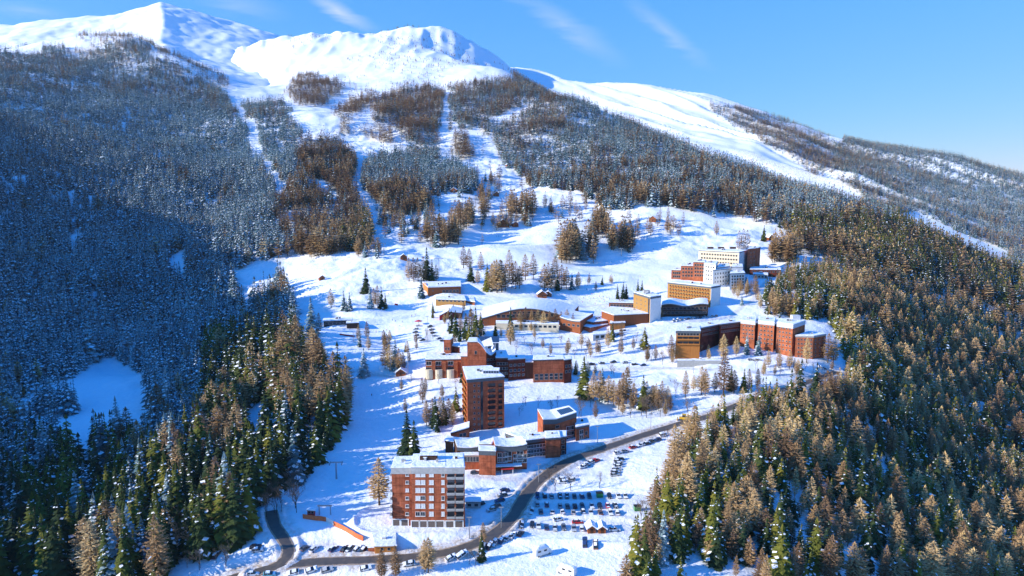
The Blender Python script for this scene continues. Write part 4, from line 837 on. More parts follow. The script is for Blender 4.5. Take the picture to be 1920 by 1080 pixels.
m = MB(); m.tube((3, 1, 0), (3, 1, 4.2), .25, .2); m.box(2.4, 8, .8, 1.2, 3.6, 4.1); m.tube((7.4, 1, -1), (7.4, 1, 3.6), .2, .18); m.build('bullwheel_frame', STEEL, B.root)
B = Bld('retaining_wall', 'pale concrete retaining wall with snow on top below the crescent residence', (1300, 688), cat='wall')
k = B.block([(1270,676),(1352,676),(1352,673.5),(1270,673.5)], GREY, fascia=None, over=.1, down=2, wname='wall_face', rname='snow_cap')
def chalet(label, px, py, w, d, hw, yaw, wall=WOOD, group=None, name='chalet'):
    p = G(px, py, 180, 2000); t = thing(name, label, 'chalet', p, yaw, group); BUILT.append((p.x, p.y, w)); m = MB(); w2, d2, r = w / 2, d / 2, w * .36
    m.prism([(-w2, -d2), (w2, -d2), (w2, d2), (-w2, d2)], -1.5, hw, cap=False); m.quad((-w2, -d2, hw), (w2, -d2, hw), (0, -d2, hw + r)); m.quad((w2, d2, hw), (-w2, d2, hw), (0, d2, hw + r)); m.build('wall', wall, t)
    m = MB(); o = .6; e = .45; zz = hw - o * r / w2
    for s in (-1, 1):
        a = [(s * (w2 + o), -d2 - o, zz), (0, -d2 - o, hw + r), (0, d2 + o, hw + r), (s * (w2 + o), d2 + o, zz)]; a = a if s < 0 else a[::-1]
        a = [(x, y, z + .06) for x, y, z in a]; u_ = [(x, y, z + e) for x, y, z in a]; m.quad(*u_[::-1]) ; m.quad(*a); [m.quad(a[i], a[(i + 1) % 4], u_[(i + 1) % 4], u_[i]) for i in range(4)]
    m.build('roof', ROOFSNOW, t); m = MB(); m.box(-.5, .5, -d2 - .06, -d2 + .05, -.2, 1.9); m.build('door', WDARK, t); m = MB(); m.box(.9, w2 - .4, -d2 - .05, -d2 + .05, 1., 2.); m.build('window', GLASS, t); return t
for a in [('small brown chalet with snowy gable roof alone beside the piste', 757, 486, 7, 7, 3.2, .15), ('dark timber hut beside the round snow mound at the wood edge', 603, 524, 5, 5, 2.4, .5), ('dark chalet under the dense spruce block on the upper piste', 852, 360, 9, 8, 3.6, -.2),
  ('tan chalet beside the larch pair on the upper slope', 930, 366, 8, 8, 3.4, .3), ('wide brown chalet among trees in the middle of the slope', 943, 424, 15, 9, 4., .1), ('small dark chalet next to the wide brown chalet', 965, 424, 8, 8, 3.4, .3), ('red roofed hut at the upper wood edge above the clearing', 953, 312, 8, 8, 3.4, .4),
  ('reddish chalet at the wood edge above the white clearing', 1224, 414, 9, 8, 3.4, -.3), ('red chalet beside a lone spruce above the cream block', 1440, 450, 9, 9, 4., .6), ('low red roofed hut on the terrace above the clearing', 752, 702, 6, 5, 2., .1), ('brown kiosk beside the centre piste', 1016, 556, 8, 6, 2.6, .1), ('small dark kiosk next to the brown kiosk on the centre piste', 1028, 555, 6, 5, 2.6, -.1),
  ('brown wooden hut standing in the lower car park row', 1108, 996, 2.8, 3.6, 2.1, .05), ('second wooden hut with bare hedge in the lower car park row', 1128, 996, 2.6, 3.6, 2., .0)]: chalet(*a)
# ------------------------------------------------------------------ roads
def road_mat():
    q = NT('wet_asphalt'); tc = q.n('ShaderNodeTexCoord'); uv = q.n('ShaderNodeAttribute', attribute_name='across')
    n1 = q.n('ShaderNodeTexNoise', i_Scale=.5, i_Detail=7., i_Roughness=.7); q.l(tc.outputs['Object'], n1.inputs['Vector'])
    c = q.ramp(n1.outputs['Fac'], [(.3, (.055, .05, .045)), (.7, (.12, .095, .07))]).outputs[0]
    ad = q.n('ShaderNodeMath', operation='MULTIPLY_ADD'); q.l(n1.outputs['Fac'], ad.inputs[0]); ad.inputs[1].default_value = .5; q.l(uv.outputs['Fac'], ad.inputs[2])
    c = q.mix(q.ramp(ad.outputs[0], [(.98, (0, 0, 0)), (1.22, (1, 1, 1))]).outputs[0], c, (.33, .24, .16)); q.l(c, q.b.inputs['Base Color'])
    q.b.inputs['Roughness'].default_value = .55; bp = q.n('ShaderNodeBump', i_Strength=.3, i_Distance=.05); q.l(n1.outputs['Fac'], bp.inputs['Height']); q.l(bp.outputs[0], q.b.inputs['Normal']); return q.m
ASPH = road_mat()
def road(name, pl, hw, lift):
    n = len(pl); t = np.gradient(pl[:, :2], axis=0); t /= np.linalg.norm(t, axis=1)[:, None]; nr = np.stack([-t[:, 1], t[:, 0]], 1); K = 8; co = []; ac = []
    for i in range(n):
        for j in range(K + 1):
            f = j / K * 2 - 1; w = hw * (1 + .07 * math.sin(i * .9) + .05 * math.sin(i * 2.3 + f)); co.append((*(pl[i, :2] + nr[i] * f * w), pl[i, 2] + lift - .10 * f * f)); ac.append(abs(f))
    fc = [(i * (K + 1) + j, i * (K + 1) + j + 1, (i + 1) * (K + 1) + j + 1, (i + 1) * (K + 1) + j) for i in range(n - 1) for j in range(K)]
    me = mesh_np(name, co, np.array(fc)[:, ::-1], True); me.materials.append(ASPH); a = me.attributes.new('across', 'FLOAT', 'POINT'); a.data.foreach_set('value', np.array(ac, np.float32)); return tag(link(name, me), kind='structure')
road('main_road', MAIN_ROAD, 3.15, .2); road('side_road', SIDE_ROAD, 2.6, .17)
# trodden, sanded snow along the roads and in the car parks; scrub showing through in the larch wood, and shade painted in as scrub above the main road
dirt = np.zeros(XA.shape); near = (YA < 720) & (YA > 180) & (np.abs(XA / YA) < .8); xs, ys = XA[near], YA[near]; dd = np.zeros(xs.shape)
for pl, w_ in ((MAIN_ROAD, 1.), (SIDE_ROAD, .6)):
    d = np.full(xs.shape, 1e9)
    for a in pl[::2]: d = np.minimum(d, np.hypot(xs - a[0], ys - a[1]))
    dd = np.maximum(dd, w_ * (1 - smooth(4.5, 9.5, d)))
PATHS = [[(1050,700),(1180,692),(1290,691),(1400,697),(1490,705),(1560,699)], [(800,645),(806,620),(830,606),(890,606),(960,604)], [(1060,575),(1150,572),(1230,600),(1340,598),(1400,570),(1420,545),(1445,522)], [(985,925),(930,930),(880,958),(872,990)], [(1010,903),(940,897),(885,893)], [(960,640),(1050,650),(1110,640),(1180,640),(1240,625)], [(690,1018),(640,1020),(580,1024)], [(800,714),(740,707),(690,700),(640,690)]]
for pts in PATHS:
    pl = polyline(pts, 3.); d = np.full(xs.shape, 1e9)
    for a in pl: d = np.minimum(d, np.hypot(xs - a[0], ys - a[1]))
    dd = np.maximum(dd, .55 * (1 - smooth(1.5, 3.6, d)))
pxn, pyn = project(xs, ys, ZA[near])
for poly, v in (([(560,1040),(700,1034),(840,1030),(900,1012),(900,1030),(800,1048),(700,1056),(540,1058)], .75), ([(985,922),(1190,922),(1195,1003),(960,1003)], .3), ([(1040,870),(1180,845),(1170,905),(1040,910)], .25), ([(1010,888),(1120,850),(1250,815),(1240,825),(1130,870),(1020,905)], .45)): dd = np.maximum(dd, np.where(inside(poly, pxn, pyn), v, 0))
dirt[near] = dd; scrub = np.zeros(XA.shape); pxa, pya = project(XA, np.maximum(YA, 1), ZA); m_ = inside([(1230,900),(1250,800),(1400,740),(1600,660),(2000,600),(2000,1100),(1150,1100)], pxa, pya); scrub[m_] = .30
m_ = inside([(1020,740),(1320,720),(1330,790),(1100,820)], pxa, pya); scrub[m_] = .24; m_ = inside([(980,625),(1160,612),(1150,665),(1060,690),(990,670)], pxa, pya); scrub[m_] = .3; m_ = inside([(1060,690),(1300,684),(1300,694),(1060,702)], pxa, pya); scrub[m_] = .34; m_ = inside([(760,560),(900,545),(1200,560),(1420,560),(1560,680),(1300,720),(1080,720),(960,760),(800,740),(760,640)], pxa, pya); scrub[m_] = np.maximum(scrub[m_], .13)  # first patch: shade of the slope above the main road put into the colour
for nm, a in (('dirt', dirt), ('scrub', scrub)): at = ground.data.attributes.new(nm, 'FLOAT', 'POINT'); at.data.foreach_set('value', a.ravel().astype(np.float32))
# ------------------------------------------------------------------ cars
CARC = {'white': (.72, .73, .74), 'silver': (.38, .40, .42), 'black': (.02, .02, .025), 'grey': (.11, .12, .13), 'dark blue': (.02, .045, .13), 'red': (.5, .02, .02), 'teal': (.10, .36, .42), 'green': (.04, .22, .05), 'brown': (.16, .08, .04)}
CARM = {k: mat(k.replace(' ', '_') + '_car_paint', c, .3, .05, 2., spec=.5) for k, c in CARC.items()}
LAMP = mat('headlight_glass', (.75, .76, .78), .15, .05); TAIL = mat('taillight_red', (.4, .01, .01), .3, .1); HUB = mat('wheel_hub', (.4, .41, .42), .4, .1, metal=.6)
def car_parts(van=False):
    L, W, H = (4.9, 1.95, 1.95) if van else (4.3, 1.76, 1.47); zb, zs = .28, (.98 if van else .84); hl, hw = L / 2, W / 2
    body = [(-hl, .45), (-hl + .05, zs - .05), (-hl + .25, zs), (hl - 1.15, zs), (hl - .25, zs - .16), (hl, zs - .32), (hl, .42), (hl - .15, zb), (-hl + .15, zb)]
    m = MB(); n = len(body); ins = .09
    for s in (-1, 1):
        for x_, z_ in body: m.v.append((x_, s * (hw - (ins if z_ >= zs - .2 else .03)), z_))
    for i in range(n): j = (i + 1) % n; m.f.append((i, n + i, n + j, j)); m.m.append(0)
    m.f.append(tuple(range(n))); m.f.append(tuple(2 * n - 1 - i for i in range(n))); m.m += [0, 0]
    x0, x1, x2, x3 = (-hl + .1, hl - 1.1, hl - 1.75, -hl + .25) if van else (-hl + .3, hl - 1.2, hl - 2.0, -hl + .85)
    wl, wt = hw - .12, hw - .32; m.box(x3, x2, -wt, wt, H - .09, H)
    for s in (-1, 1): m.box((x2 + x3) / 2 - .06, (x2 + x3) / 2 + .06, s * (wl + wt) / 2 - .13, s * (wl + wt) / 2 + .13, zs, H - .093)
    g = MB(); lo = [(x0, -wl), (x1, -wl), (x1, wl), (x0, wl)]; hi = [(x3, -wt), (x2, -wt), (x2, wt), (x3, wt)]; zt = H - .095
    for i in range(4): j = (i + 1) % 4; g.quad((*lo[i], zs + .003), (*lo[j], zs + .003), (*hi[j], zt), (*hi[i], zt))
    w = MB(); w.tube((0, -.11, 0), (0, .11, 0), .33, .33, 12); w.tube((0, -.125, 0), (0, .125, 0), .18, .18, 8, 1)
    hd = MB(); hd.box(hl - .1, hl + .015, -.2, .2, -.08, .08); tl = MB(); tl.box(-hl - .015, -hl + .08, -.14, .14, -.1, .1); bp = MB(); bp.box(hl - .08, hl + .05, -hw + .15, hw - .15, .3, .44)
    sn = MB(); sn.box(x3 + .05, x2 - .05, -wt + .05, wt - .05, H + .004, H + .14); hs = MB(); hs.box(hl - 1.05, hl - .4, -wt, wt, zs - .02, zs + .08)
    return dict(body=m, glass=g.mesh('car_glass', GLASS), wheel=w.mesh('car_wheel', [BLACK, HUB], False), head=hd.mesh('car_headlight', LAMP), tail=tl.mesh('car_taillight', TAIL), bumper=bp.mesh('car_bumper', BLACK), snow=sn.mesh('car_snow', ROOFSNOW), hood=hs.mesh('car_hood_snow', ROOFSNOW), dims=(hl, hw, zs))
CP_ = {False: car_parts(), True: car_parts(True)}; CARS = {}
def make_car(colour, van, snow):
    c = CP_[van]; hl, hw, zs = c['dims']; t = thing('van' if van else 'car', '', 'van' if van else 'car')
    link('body', cached(('cb', colour, van), lambda: c['body'].mesh('car_body', CARM[colour])), t); link('windows', c['glass'], t); link('bumper', c['bumper'], t)
    for sx in (-1, 1):
        for sy in (-1, 1): link('wheel', c['wheel'], t, (sx * (hl - .82), sy * (hw - .12), .33))
    for sy in (-1, 1): link('headlight', c['head'], t, (0, sy * (hw - .4), zs - .3)); link('taillight', c['tail'], t, (0, sy * (hw - .32), zs - .22))
    if snow: link('snow_cover', c['snow'], t); link('hood_snow', c['hood'], t)
    return t
ORD = 'first second third fourth fifth sixth seventh eighth ninth tenth eleventh twelfth thirteenth fourteenth'.split()
def car(px, py, yaw, colour, label, group, van=False, snow=None, y1=900):
    snow = random.random() < .45 if snow is None else snow; key = (colour, van, snow); p = G(px, py, 180, y1)
    if key not in CARS: t = make_car(*key); CARS[key] = t
    else: t = dup(CARS[key])
    t.location = (p.x, p.y, p.z + .02); e = .9; c, s = math.cos(yaw), math.sin(yaw)
    gx = (ground_z(p.x + c * e, p.y + s * e) - ground_z(p.x - c * e, p.y - s * e)) / (2 * e); gy = (ground_z(p.x - s * e, p.y + c * e) - ground_z(p.x + s * e, p.y - c * e)) / (2 * e)
    t.rotation_euler = (math.atan(gy), -math.atan(gx), yaw); t['label'] = label; t['category'] = 'van' if van else 'car'
    if group: t['group'] = group
    BUILT.append((p.x, p.y, 3.5)); return t
PAL = ['white', 'grey', 'black', 'silver', 'white', 'dark blue', 'black', 'silver', 'white', 'grey']
def row(pts, yaw, cols, where, group, jit=.07, **kw):
    for i, (px, py) in enumerate(pts):
        c = cols[i] if isinstance(cols, (list, tuple)) and i < len(cols) else PAL[random.randrange(len(PAL))]
        car(px, py, yaw + random.uniform(-jit, jit) + (math.pi if random.random() < .5 else 0), c, f'{c} car, {ORD[i]} {where}', group, **kw)
H90 = math.pi / 2
row([(1007,931),(1021,931),(1034,932),(1050,932),(1063,932),(1077,932),(1091,932),(1105,932)], H90, ['dark blue','black','silver','black','black','grey','dark blue','black'], 'along the shaded top row of the car park', 'cars in the car park')
row([(1143,932),(1160,932),(1173,932)], H90, ['black','white','white'], 'past the green container in the top row', 'cars in the car park')
row([(1007,947),(1025,948),(1050,950),(1064,951),(1078,951),(1092,951),(1110,951),(1125,951),(1140,951),(1154,950)], H90, ['silver','dark blue','silver','grey','black','grey','white','black','red','black'], 'along the second row of the car park', 'cars in the car park')
row([(996,960),(1014,961),(1036,962),(1055,962),(1075,963),(1094,963),(1108,963),(1126,963),(1145,963),(1158,963)], H90, ['white','grey','white','white','silver','grey','white','brown','white','white'], 'along the third row of the car park', 'cars in the car park')
row([(977,986),(998,986),(1010,988),(1025,991),(1041,992),(1057,991),(1076,993),(1091,993)], H90, ['black','black','white','dark blue','silver','grey','silver','white'], 'along the lowest row of the car park', 'cars in the car park')
car(1083, 981, .05, 'red', 'red car parked sideways behind the lowest row of the car park', None); car(1047, 976, .3, 'white', 'white car standing alone between the third and lowest rows', None); car(1152, 995, .05, 'white', 'white car beside the wooden huts at the car park end', None)
row([(905,1028),(917,1024),(927,1019),(940,1014),(951,1010),(962,1006),(976,1003)], 1.15, ['silver','black','white','dark blue','white','white','black'], 'uphill in the slanting line below the road', 'cars parked slantwise below the road')
row([(1092,877),(1099,873),(1106,869),(1117,865)], .5, ['white','silver','white','red'], 'uphill in the short roadside line under the dark wing', 'cars in the roadside line', jit=.03)
row([(1158,851),(1172,848),(1187,840),(1201,836),(1213,833),(1223,829),(1233,826)], .45, ['white','silver','red','white','black','grey','dark blue'], 'uphill in the roadside line nearing the bend', 'cars in the roadside line', jit=.03)
row([(1161,862),(1159,867),(1158,872),(1157,877),(1156,882),(1154,887),(1153,892)], .05, ['black','silver','grey','white','silver','grey','silver'], 'downhill in the stacked side column of the car park', 'cars in the side column', jit=.04)
row([(1051,900),(1054,905),(1070,901)], .05, ['white','white','silver'], 'downhill beside the bare trees by the road', 'cars by the bare trees')
row([(947,921),(942,930),(937,940),(930,951),(922,958)], .35, ['dark blue','grey','dark blue','grey','silver'], 'downhill in the shaded line across the road from the car park', 'cars in the shaded line', jit=.03)
car(900, 947, .4, 'black', 'black car beside the grey service hut', None); car(891, 888, .2, 'grey', 'grey car beside the red tower of the stepped residence', None)
row([(571,1030),(589,1031),(625,1031),(648,1031),(656,1032),(671,1031),(684,1031)], 1.1, ['grey','white','dark blue','black','grey','white','black'], 'towards the orange shed below the padded barrier', 'cars below the padded barrier', jit=.05)
row([(474,1079),(506,1078),(550,1074),(584,1069),(614,1069),(686,1066),(767,1058)], .15, ['white','teal','white','white','silver','white','white'], 'along the verge of the lower road towards the bend', 'cars on the lower verge', jit=.1)
car(406, 1043, 1.45, 'black', 'black car alone on the snowy lay-by beside the side road', None); car(480, 1027, .1, 'black', 'black car at the upper end of the snowy lay-by', None); car(484, 1033, .1, 'silver', 'silver car just below the black one in the lay-by', None)
car(845, 1047, .6, 'white', 'white car on the roadside above the bare bush', None, snow=True); car(866, 1042, .7, 'white', 'snow covered white van on the roadside beside the bush', None, True, True); car(1097, 1018, 1.5, 'dark blue', 'dark blue car alone on the lower open snow', None); car(1117, 1022, 1.5, 'brown', 'brown car beside the dark blue one on the lower open snow', None)
car(1243, 817, .45, 'white', 'white van at the top of the roadside line', None, True, True)
row([(1262 + 7.3 * i, 602 - .75 * i) for i in range(12)], .9, ['white','white','silver','white','grey','white','silver','black','white','white','silver','grey'], 'along the upper car park behind the crescent residence', 'cars in the upper car park')
row([(785,612),(780,618),(779,624),(781,630),(786,635),(792,639)], .1, ['white','silver','grey','dark blue','silver','black'], 'downhill along the curved car park edge by the tall lamp post', 'cars on the curved car park edge')
row([(806,613),(809,619),(812,625),(817,631),(823,636),(830,640)], .5, ['grey','silver','black','white','dark blue','grey'], 'downhill along the inner edge of the curved car park', 'cars on the inner curved edge')
row([(1408,676),(1422,676),(1500,694),(1538,690),(1546,693)], .1, ['silver','white','black','white','silver'], 'along the upper road below the crescent residence', 'cars on the upper road')
row([(1110,684),(1128,682),(1150,680),(1172,681),(1190,684),(1206,686)], .2, ['black','grey','black','silver','black','dark blue'], 'along the ledge above the shaded slope', 'cars on the ledge')
# snow laden camper vans, snow plough, containers
def camper(px, py, yaw, label, deep):
    p = G(px, py); t = thing('camper_van', label, 'camper van', p, yaw); BUILT.append((p.x, p.y, 6)); m = MB(); m.prism([(-3.2, -1.1), (2., -1.1), (2., 1.1), (-3.2, 1.1)], .5, 2.9); m.prism([(2.003, -1.), (3.3, -.95), (3.3, .95), (2.003, 1.)], .5, [2.2, 1.3, 1.3, 2.2]); m.build('body', WHITE, t)
    m = MB(); m.box(-2.4, -1.2, -1.14, 1.14, 1.7, 2.3); m.box(0, 1.1, -1.14, 1.14, 1.7, 2.3); m.build('windows', GLASS, t); m = MB(); h = 8
    for i in range(h):
        for j in range(h):
            f = lambda a, b: (-3.3 + 5.4 * a / h, -1.2 + 2.4 * b / h, 2.91 + deep * (1 - abs(2 * a / h - 1) ** 3) * (1 - abs(2 * b / h - 1) ** 3)); m.quad(f(i, j), f(i + 1, j), f(i + 1, j + 1), f(i, j + 1))
    m.build('snow_cover', ROOFSNOW, t, smooth_=True)
    for x_ in (-2.1, 2.2):
        for y_ in (-1, 1): w = link('wheel', CP_[True]['wheel'], t, (x_, y_, .4))
camper(1017, 1040, .5, 'camper van deep under snow on the lower car park', .9); camper(1062, 1076, 2.6, 'camper van with snowy roof at the lowest edge of the car park', .5)
def container(px, py, mt, label, l=2.6, w=1.8, h=1.9, yaw=.1):
    p = G(px, py); t = thing('container', label, 'container', p, yaw); m = MB(); m.box(-l / 2, l / 2, -w / 2, w / 2, .15, h); [m.box(x_ - .05, x_ + .05, -w / 2 - .06, w / 2 + .06, .2, h - .1) for x_ in lin(-l / 2 + .2, l / 2 - .2, 5)]; m.build('body', mt, t); m = MB(); m.prism([(-l / 2 - .1, -w / 2 - .1), (l / 2 + .1, -w / 2 - .1), (l / 2 + .1, w / 2 + .1), (-l / 2 - .1, w / 2 + .1)], h + .003, h + .15); m.build('lid', BLACK, t)
    m = MB(); [m.tube((x_, y_, 0), (x_, y_, .149), .12, .12) for x_ in (-l / 2 + .3, l / 2 - .3) for y_ in (-w / 2 + .3, w / 2 - .3)]; m.build('feet', BLACK, t)
container(1124, 932, CARM['green'], 'green container in the top row of the car park'); container(1195, 957, CARM['green'], 'green container alone at the car park edge by the wood')
p = G(1283, 788); t = thing('snow_plough', 'yellow snow plough clearing the shaded bank beside the main road', 'vehicle', p, 2.9); YL = mat('yellow_paint', (.6, .36, .03), .4, .1)
m = MB(); m.box(-2.6, 1.2, -1.2, 1.2, .8, 2.); m.box(1.2, 2.6, -.9, .9, .8, 1.7); m.build('body', YL, t); m = MB(); m.box(-.8, 1.1, -1.05, 1.05, 2.003, 3.1); m.build('cab', GLASS, t); m = MB(); m.box(-.9, 1.2, -1.1, 1.1, 3.103, 3.25); m.build('cab_roof', YL, t); m = MB(); m.prism([(3.1, -1.7), (3.4, -1.7), (3.7, 1.7), (3.4, 1.7)], .1, 1.3); m.build('blade', YL, t)
for x_ in (-1.7, 1.6): [link('wheel', CP_[True]['wheel'], t, (x_, y_, .5)).__setattr__('scale', (1.6, 1.4, 1.6)) for y_ in (-1.1, 1.1)]
# ------------------------------------------------------------------ lift pylons, posts, barriers
def pylon(px, py, h, label, arm=2.4, yaw=.3, y1=2500):
    p = G(px, py, 180, y1); t = thing('lift_pylon', label, 'lift pylon', p, yaw); m = MB(); m.tube((0, 0, -1), (0, 0, h), .42, .26, 10); m.build('mast', STEEL, t); m = MB(); m.box(-arm, arm, -.22, .22, h, h + .4); m.build('crossarm', STEEL, t)
    for s in (-1, 1): m = MB(); m.box(s * arm - .25, s * arm + .25, -1.6, 1.6, h - .35, h - .004); [m.tube((s * arm - .1, y_, h - .45), (s * arm + .1, y_, h - .45), .28, .28, 8) for y_ in (-1.2, -.4, .4, 1.2)]; m.build('sheave_train', STEEL, t)
for a in [(631, 898, 7.4, 'white lift pylon with a wide double crossarm at the wood edge', 2.6, .1), (823, 505, 11, 'grey lift pylon alone on the piste above the timber lodge', 4.5), (720, 478, 12, 'lift pylon on the shaded piste above the small chalet', 2.), (600, 235, 14, 'lift pylon on the upper piste between the larch woods', 2.5), (735, 110, 14, 'lift pylon high on the bare snow shoulder', 3.), (566, 130, 13, 'lift pylon above the upper larch grove', 3.), (1165, 480, 9, 'slim lift pylon beside the larch clump on the clearing', 1.6)]: pylon(*a)
def post(px, py, h, label):
    p = G(px, py); t = thing('lamp_post', label, 'lamp post', p); m = MB(); m.tube((0, 0, -.5), (0, 0, h), .16, .1, 8); m.build('pole', STEEL, t); m = MB(); m.box(-.9, .9, -.25, .25, h + .003, h + .25); m.build('lamp_head', STEEL, t)
post(765, 705, 15, 'tall thin lamp post on the terrace beside the red roofed hut'); post(802, 641, 18, 'tall thin lamp post in the curved car park'); post(663, 640, 6, 'short lamp post beside the red netting')
def barrier(name, label, pts, h, seg, mats, cat, part='panel'):
    pl = polyline(pts, seg); t = thing(name, label, cat, pl[0])
    for i in range(len(pl) - 1):
        a, b = Vector(pl[i]), Vector(pl[i + 1]); a.z, b.z = ground_z(a.x, a.y), ground_z(b.x, b.y); d = (b - a); n = Vector((d.y, -d.x, 0)).normalized() * .12; f = [(a + n), (b + n), (b - n), (a - n)]; o = Vector(pl[0]); m = MB()
        m.prism([(q - o)[:2] for q in f], [q.z - o.z - .3 for q in f], [q.z - o.z + h * random.uniform(.9, 1.05) for q in f]); m.build(part, mats[i % len(mats)], t)
barrier('padded_barrier', 'orange padded barrier stepping down the snow bank from the lift station', [(568,972),(594,976),(612,978),(640,992),(664,1006),(681,1014)], 1.8, 3.2, [ORP, ORP, ORP, ORP, WHITE, ORP, ORP], 'barrier')
barrier('safety_net', 'red safety netting across the piste below the dark restaurant', [(637,628),(650,630),(665,632)], 1.1, 4, [REDP], 'safety net', 'net_panel')
barrier('safety_net', 'short red safety netting beside the small spruces on the piste', [(740,572),(746,573)], 1.4, 3, [REDP], 'safety net', 'net_panel')
p = G(785, 609); t = thing('parasol', 'big red parasol at the top of the curved car park', 'parasol', p); m = MB(); m.tube((0, 0, 0), (0, 0, 3.2), .08, .08, 6); m.build('pole', STEEL, t); m = MB()
for i in range(8): a0, a1 = .7854 * i, .7854 * (i + 1); m.quad((0, 0, 3.9), (3.2 * math.cos(a0), 3.2 * math.sin(a0), 2.9), (3.2 * math.cos(a1), 3.2 * math.sin(a1), 2.9)); m.quad((0, 0, 3.8), (3.2 * math.cos(a1), 3.2 * math.sin(a1), 2.8), (3.2 * math.cos(a0), 3.2 * math.sin(a0), 2.8)); m.quad((3.2 * math.cos(a0), 3.2 * math.sin(a0), 2.8), (3.2 * math.cos(a1), 3.2 * math.sin(a1), 2.8), (3.2 * math.cos(a1), 3.2 * math.sin(a1), 2.9), (3.2 * math.cos(a0), 3.2 * math.sin(a0), 2.9))
m.build('canopy', REDP, t)
for px, py, h in [(836,300,13),(838,262,13),(836,225,14),(836,190,14),(690,262,12),(668,330,12),(675,395,12)]: 
    pylon(px, py, h, 'slim lift pylon in the line climbing between the woods', 1.8, .2); scene_last = COL.objects[-1]
for o in COL.objects:
    if o.get('label') == 'slim lift pylon in the line climbing between the woods': o['group'] = 'pylons of the upper lift line'
for i, (px, py) in enumerate([(905,640),(960,700),(1060,712),(1180,700),(1300,700),(1420,700),(1010,905),(940,990),(880,1010),(1120,830),(1220,805)]): post(px, py, 8, ORD[i] + ' street lamp along the village road, counted from the arched hall')
# ------------------------------------------------------------------ skiers
SKIN = mat('skin', (.5, .3, .2), .6, .05); PANTS = mat('dark_trousers', (.03, .03, .04), .8, .1)
def body_mesh(step, jacket):
    V = [(0, 0, .95), (0, .03, 1.2), (0, .02, 1.42), (0, .04, 1.52), (0, .06, 1.68), (-.1, 0, .9), (-.12, .12 * step + .04, .5), (-.13, -.06 * step, .08), (-.13, .1, .05), (.1, 0, .9), (.12, -.08 * step + .06, .5), (.13, -.2 * step, .08), (.13, 0, .05), (-.2, .02, 1.4), (-.3, .06, 1.15), (-.28, .28, 1.02), (.2, .02, 1.4), (.3, .04, 1.15), (.27, .26, .98)]
    E = [(0, 1), (1, 2), (2, 3), (3, 4), (0, 5), (5, 6), (6, 7), (7, 8), (0, 9), (9, 10), (10, 11), (11, 12), (2, 13), (13, 14), (14, 15), (2, 16), (16, 17), (17, 18)]; Rr = [.15, .15, .16, .06, .11, .1, .07, .05, .045, .1, .07, .05, .045, .075, .055, .045, .075, .055, .045]
    me = bpy.data.meshes.new('skier'); me.from_pydata(V, E, []); o = link('tmp', me); md = o.modifiers.new('s', 'SKIN')
    for i, v in enumerate(me.skin_vertices[0].data): v.radius = (Rr[i], Rr[i]); v.use_root = i == 0
    sb = o.modifiers.new('d', 'SUBSURF'); sb.levels = 1; dg = bpy.context.evaluated_depsgraph_get(); out = bpy.data.meshes.new_from_object(o.evaluated_get(dg)); bpy.data.objects.remove(o)
    for m_ in (jacket, PANTS, SKIN): out.materials.append(m_)
    for f in out.polygons: z = f.center.z; f.material_index = 1 if z < .92 else 2 if 1.55 < z < 1.68 and f.center.y > .06 else 0; f.use_smooth = True
    return out
JK = {'red': REDP, 'blue': CARM['dark blue'], 'black': PANTS, 'orange': ORP, 'yellow': YL}; PB = {(c, s): body_mesh(s, JK[c]) for c in JK for s in (0, 1)}
def skier(px, py, c, label, group):
    p = G(px, py, 180, 1500); o = link('person', PB[(c, random.randrange(2))], None, p); o.rotation_euler = (0, 0, random.uniform(0, 6.28)); tag(o, label, 'person', group)
for px, py, c in [(1097,562,'red'),(1101,556,'red'),(1106,566,'red'),(1113,560,'red'),(1119,565,'red'),(1124,557,'red'),(1128,562,'red'),(1133,566,'red'),(1110,553,'red'),(1138,559,'red'),(1092,568,'red'),(1116,571,'red')]: skier(px, py, c, 'skier in a red jacket in the gathering on the piste above the cinema hall', 'red jacketed skiers at the piste foot')
for px, py, c in [(1094,560,'black'),(1108,561,'blue'),(1121,561,'black'),(1131,558,'blue'),(1143,562,'black'),(1087,563,'blue')]: skier(px, py, c, 'skier in dark clothes in the gathering on the piste above the cinema hall', 'dark clothed skiers at the piste foot')
for px, py, c, l in [(697,743,'red','skier in red alone on the open piste below the terrace'), (742,604,'blue','skier in blue near the curved car park'), (754,605,'black','skier in black near the curved car park'), (736,602,'black','skier in black gliding down the middle of the lower piste'), (628,537,'red','skier in red below the round snow mound'), (772,594,'orange','skier in orange beside the red netting line'), (779,592,'red','skier in red beside the parasol'), (935,444,'black','skier in black on the track above the larch grove'), (931,444,'blue','skier in blue on the track above the larch grove'), (1152,518,'black','skier in black at the small drag lift'), (1146,516,'blue','skier in blue at the small drag lift'), (671,628,'black','skier in black near the red netting'), (1225,468,'black','skier in black on the white clearing'), (1200,520,'red','skier in red above the ochre tower'), (1187,524,'orange','skier in orange above the ochre tower')]: skier(px, py, c, l, None)
for i in range(26):
    px, py = random.choice([(720, 610), (690, 660), (740, 560), (800, 500), (900, 470), (1000, 460), (1150, 500), (1250, 460), (660, 690), (1080, 545)]); skier(px + random.uniform(-45, 45), py + random.uniform(-14, 14), random.choice(list(JK)), 'lone skier out on the open snow of the pistes', 'skiers scattered over the pistes')
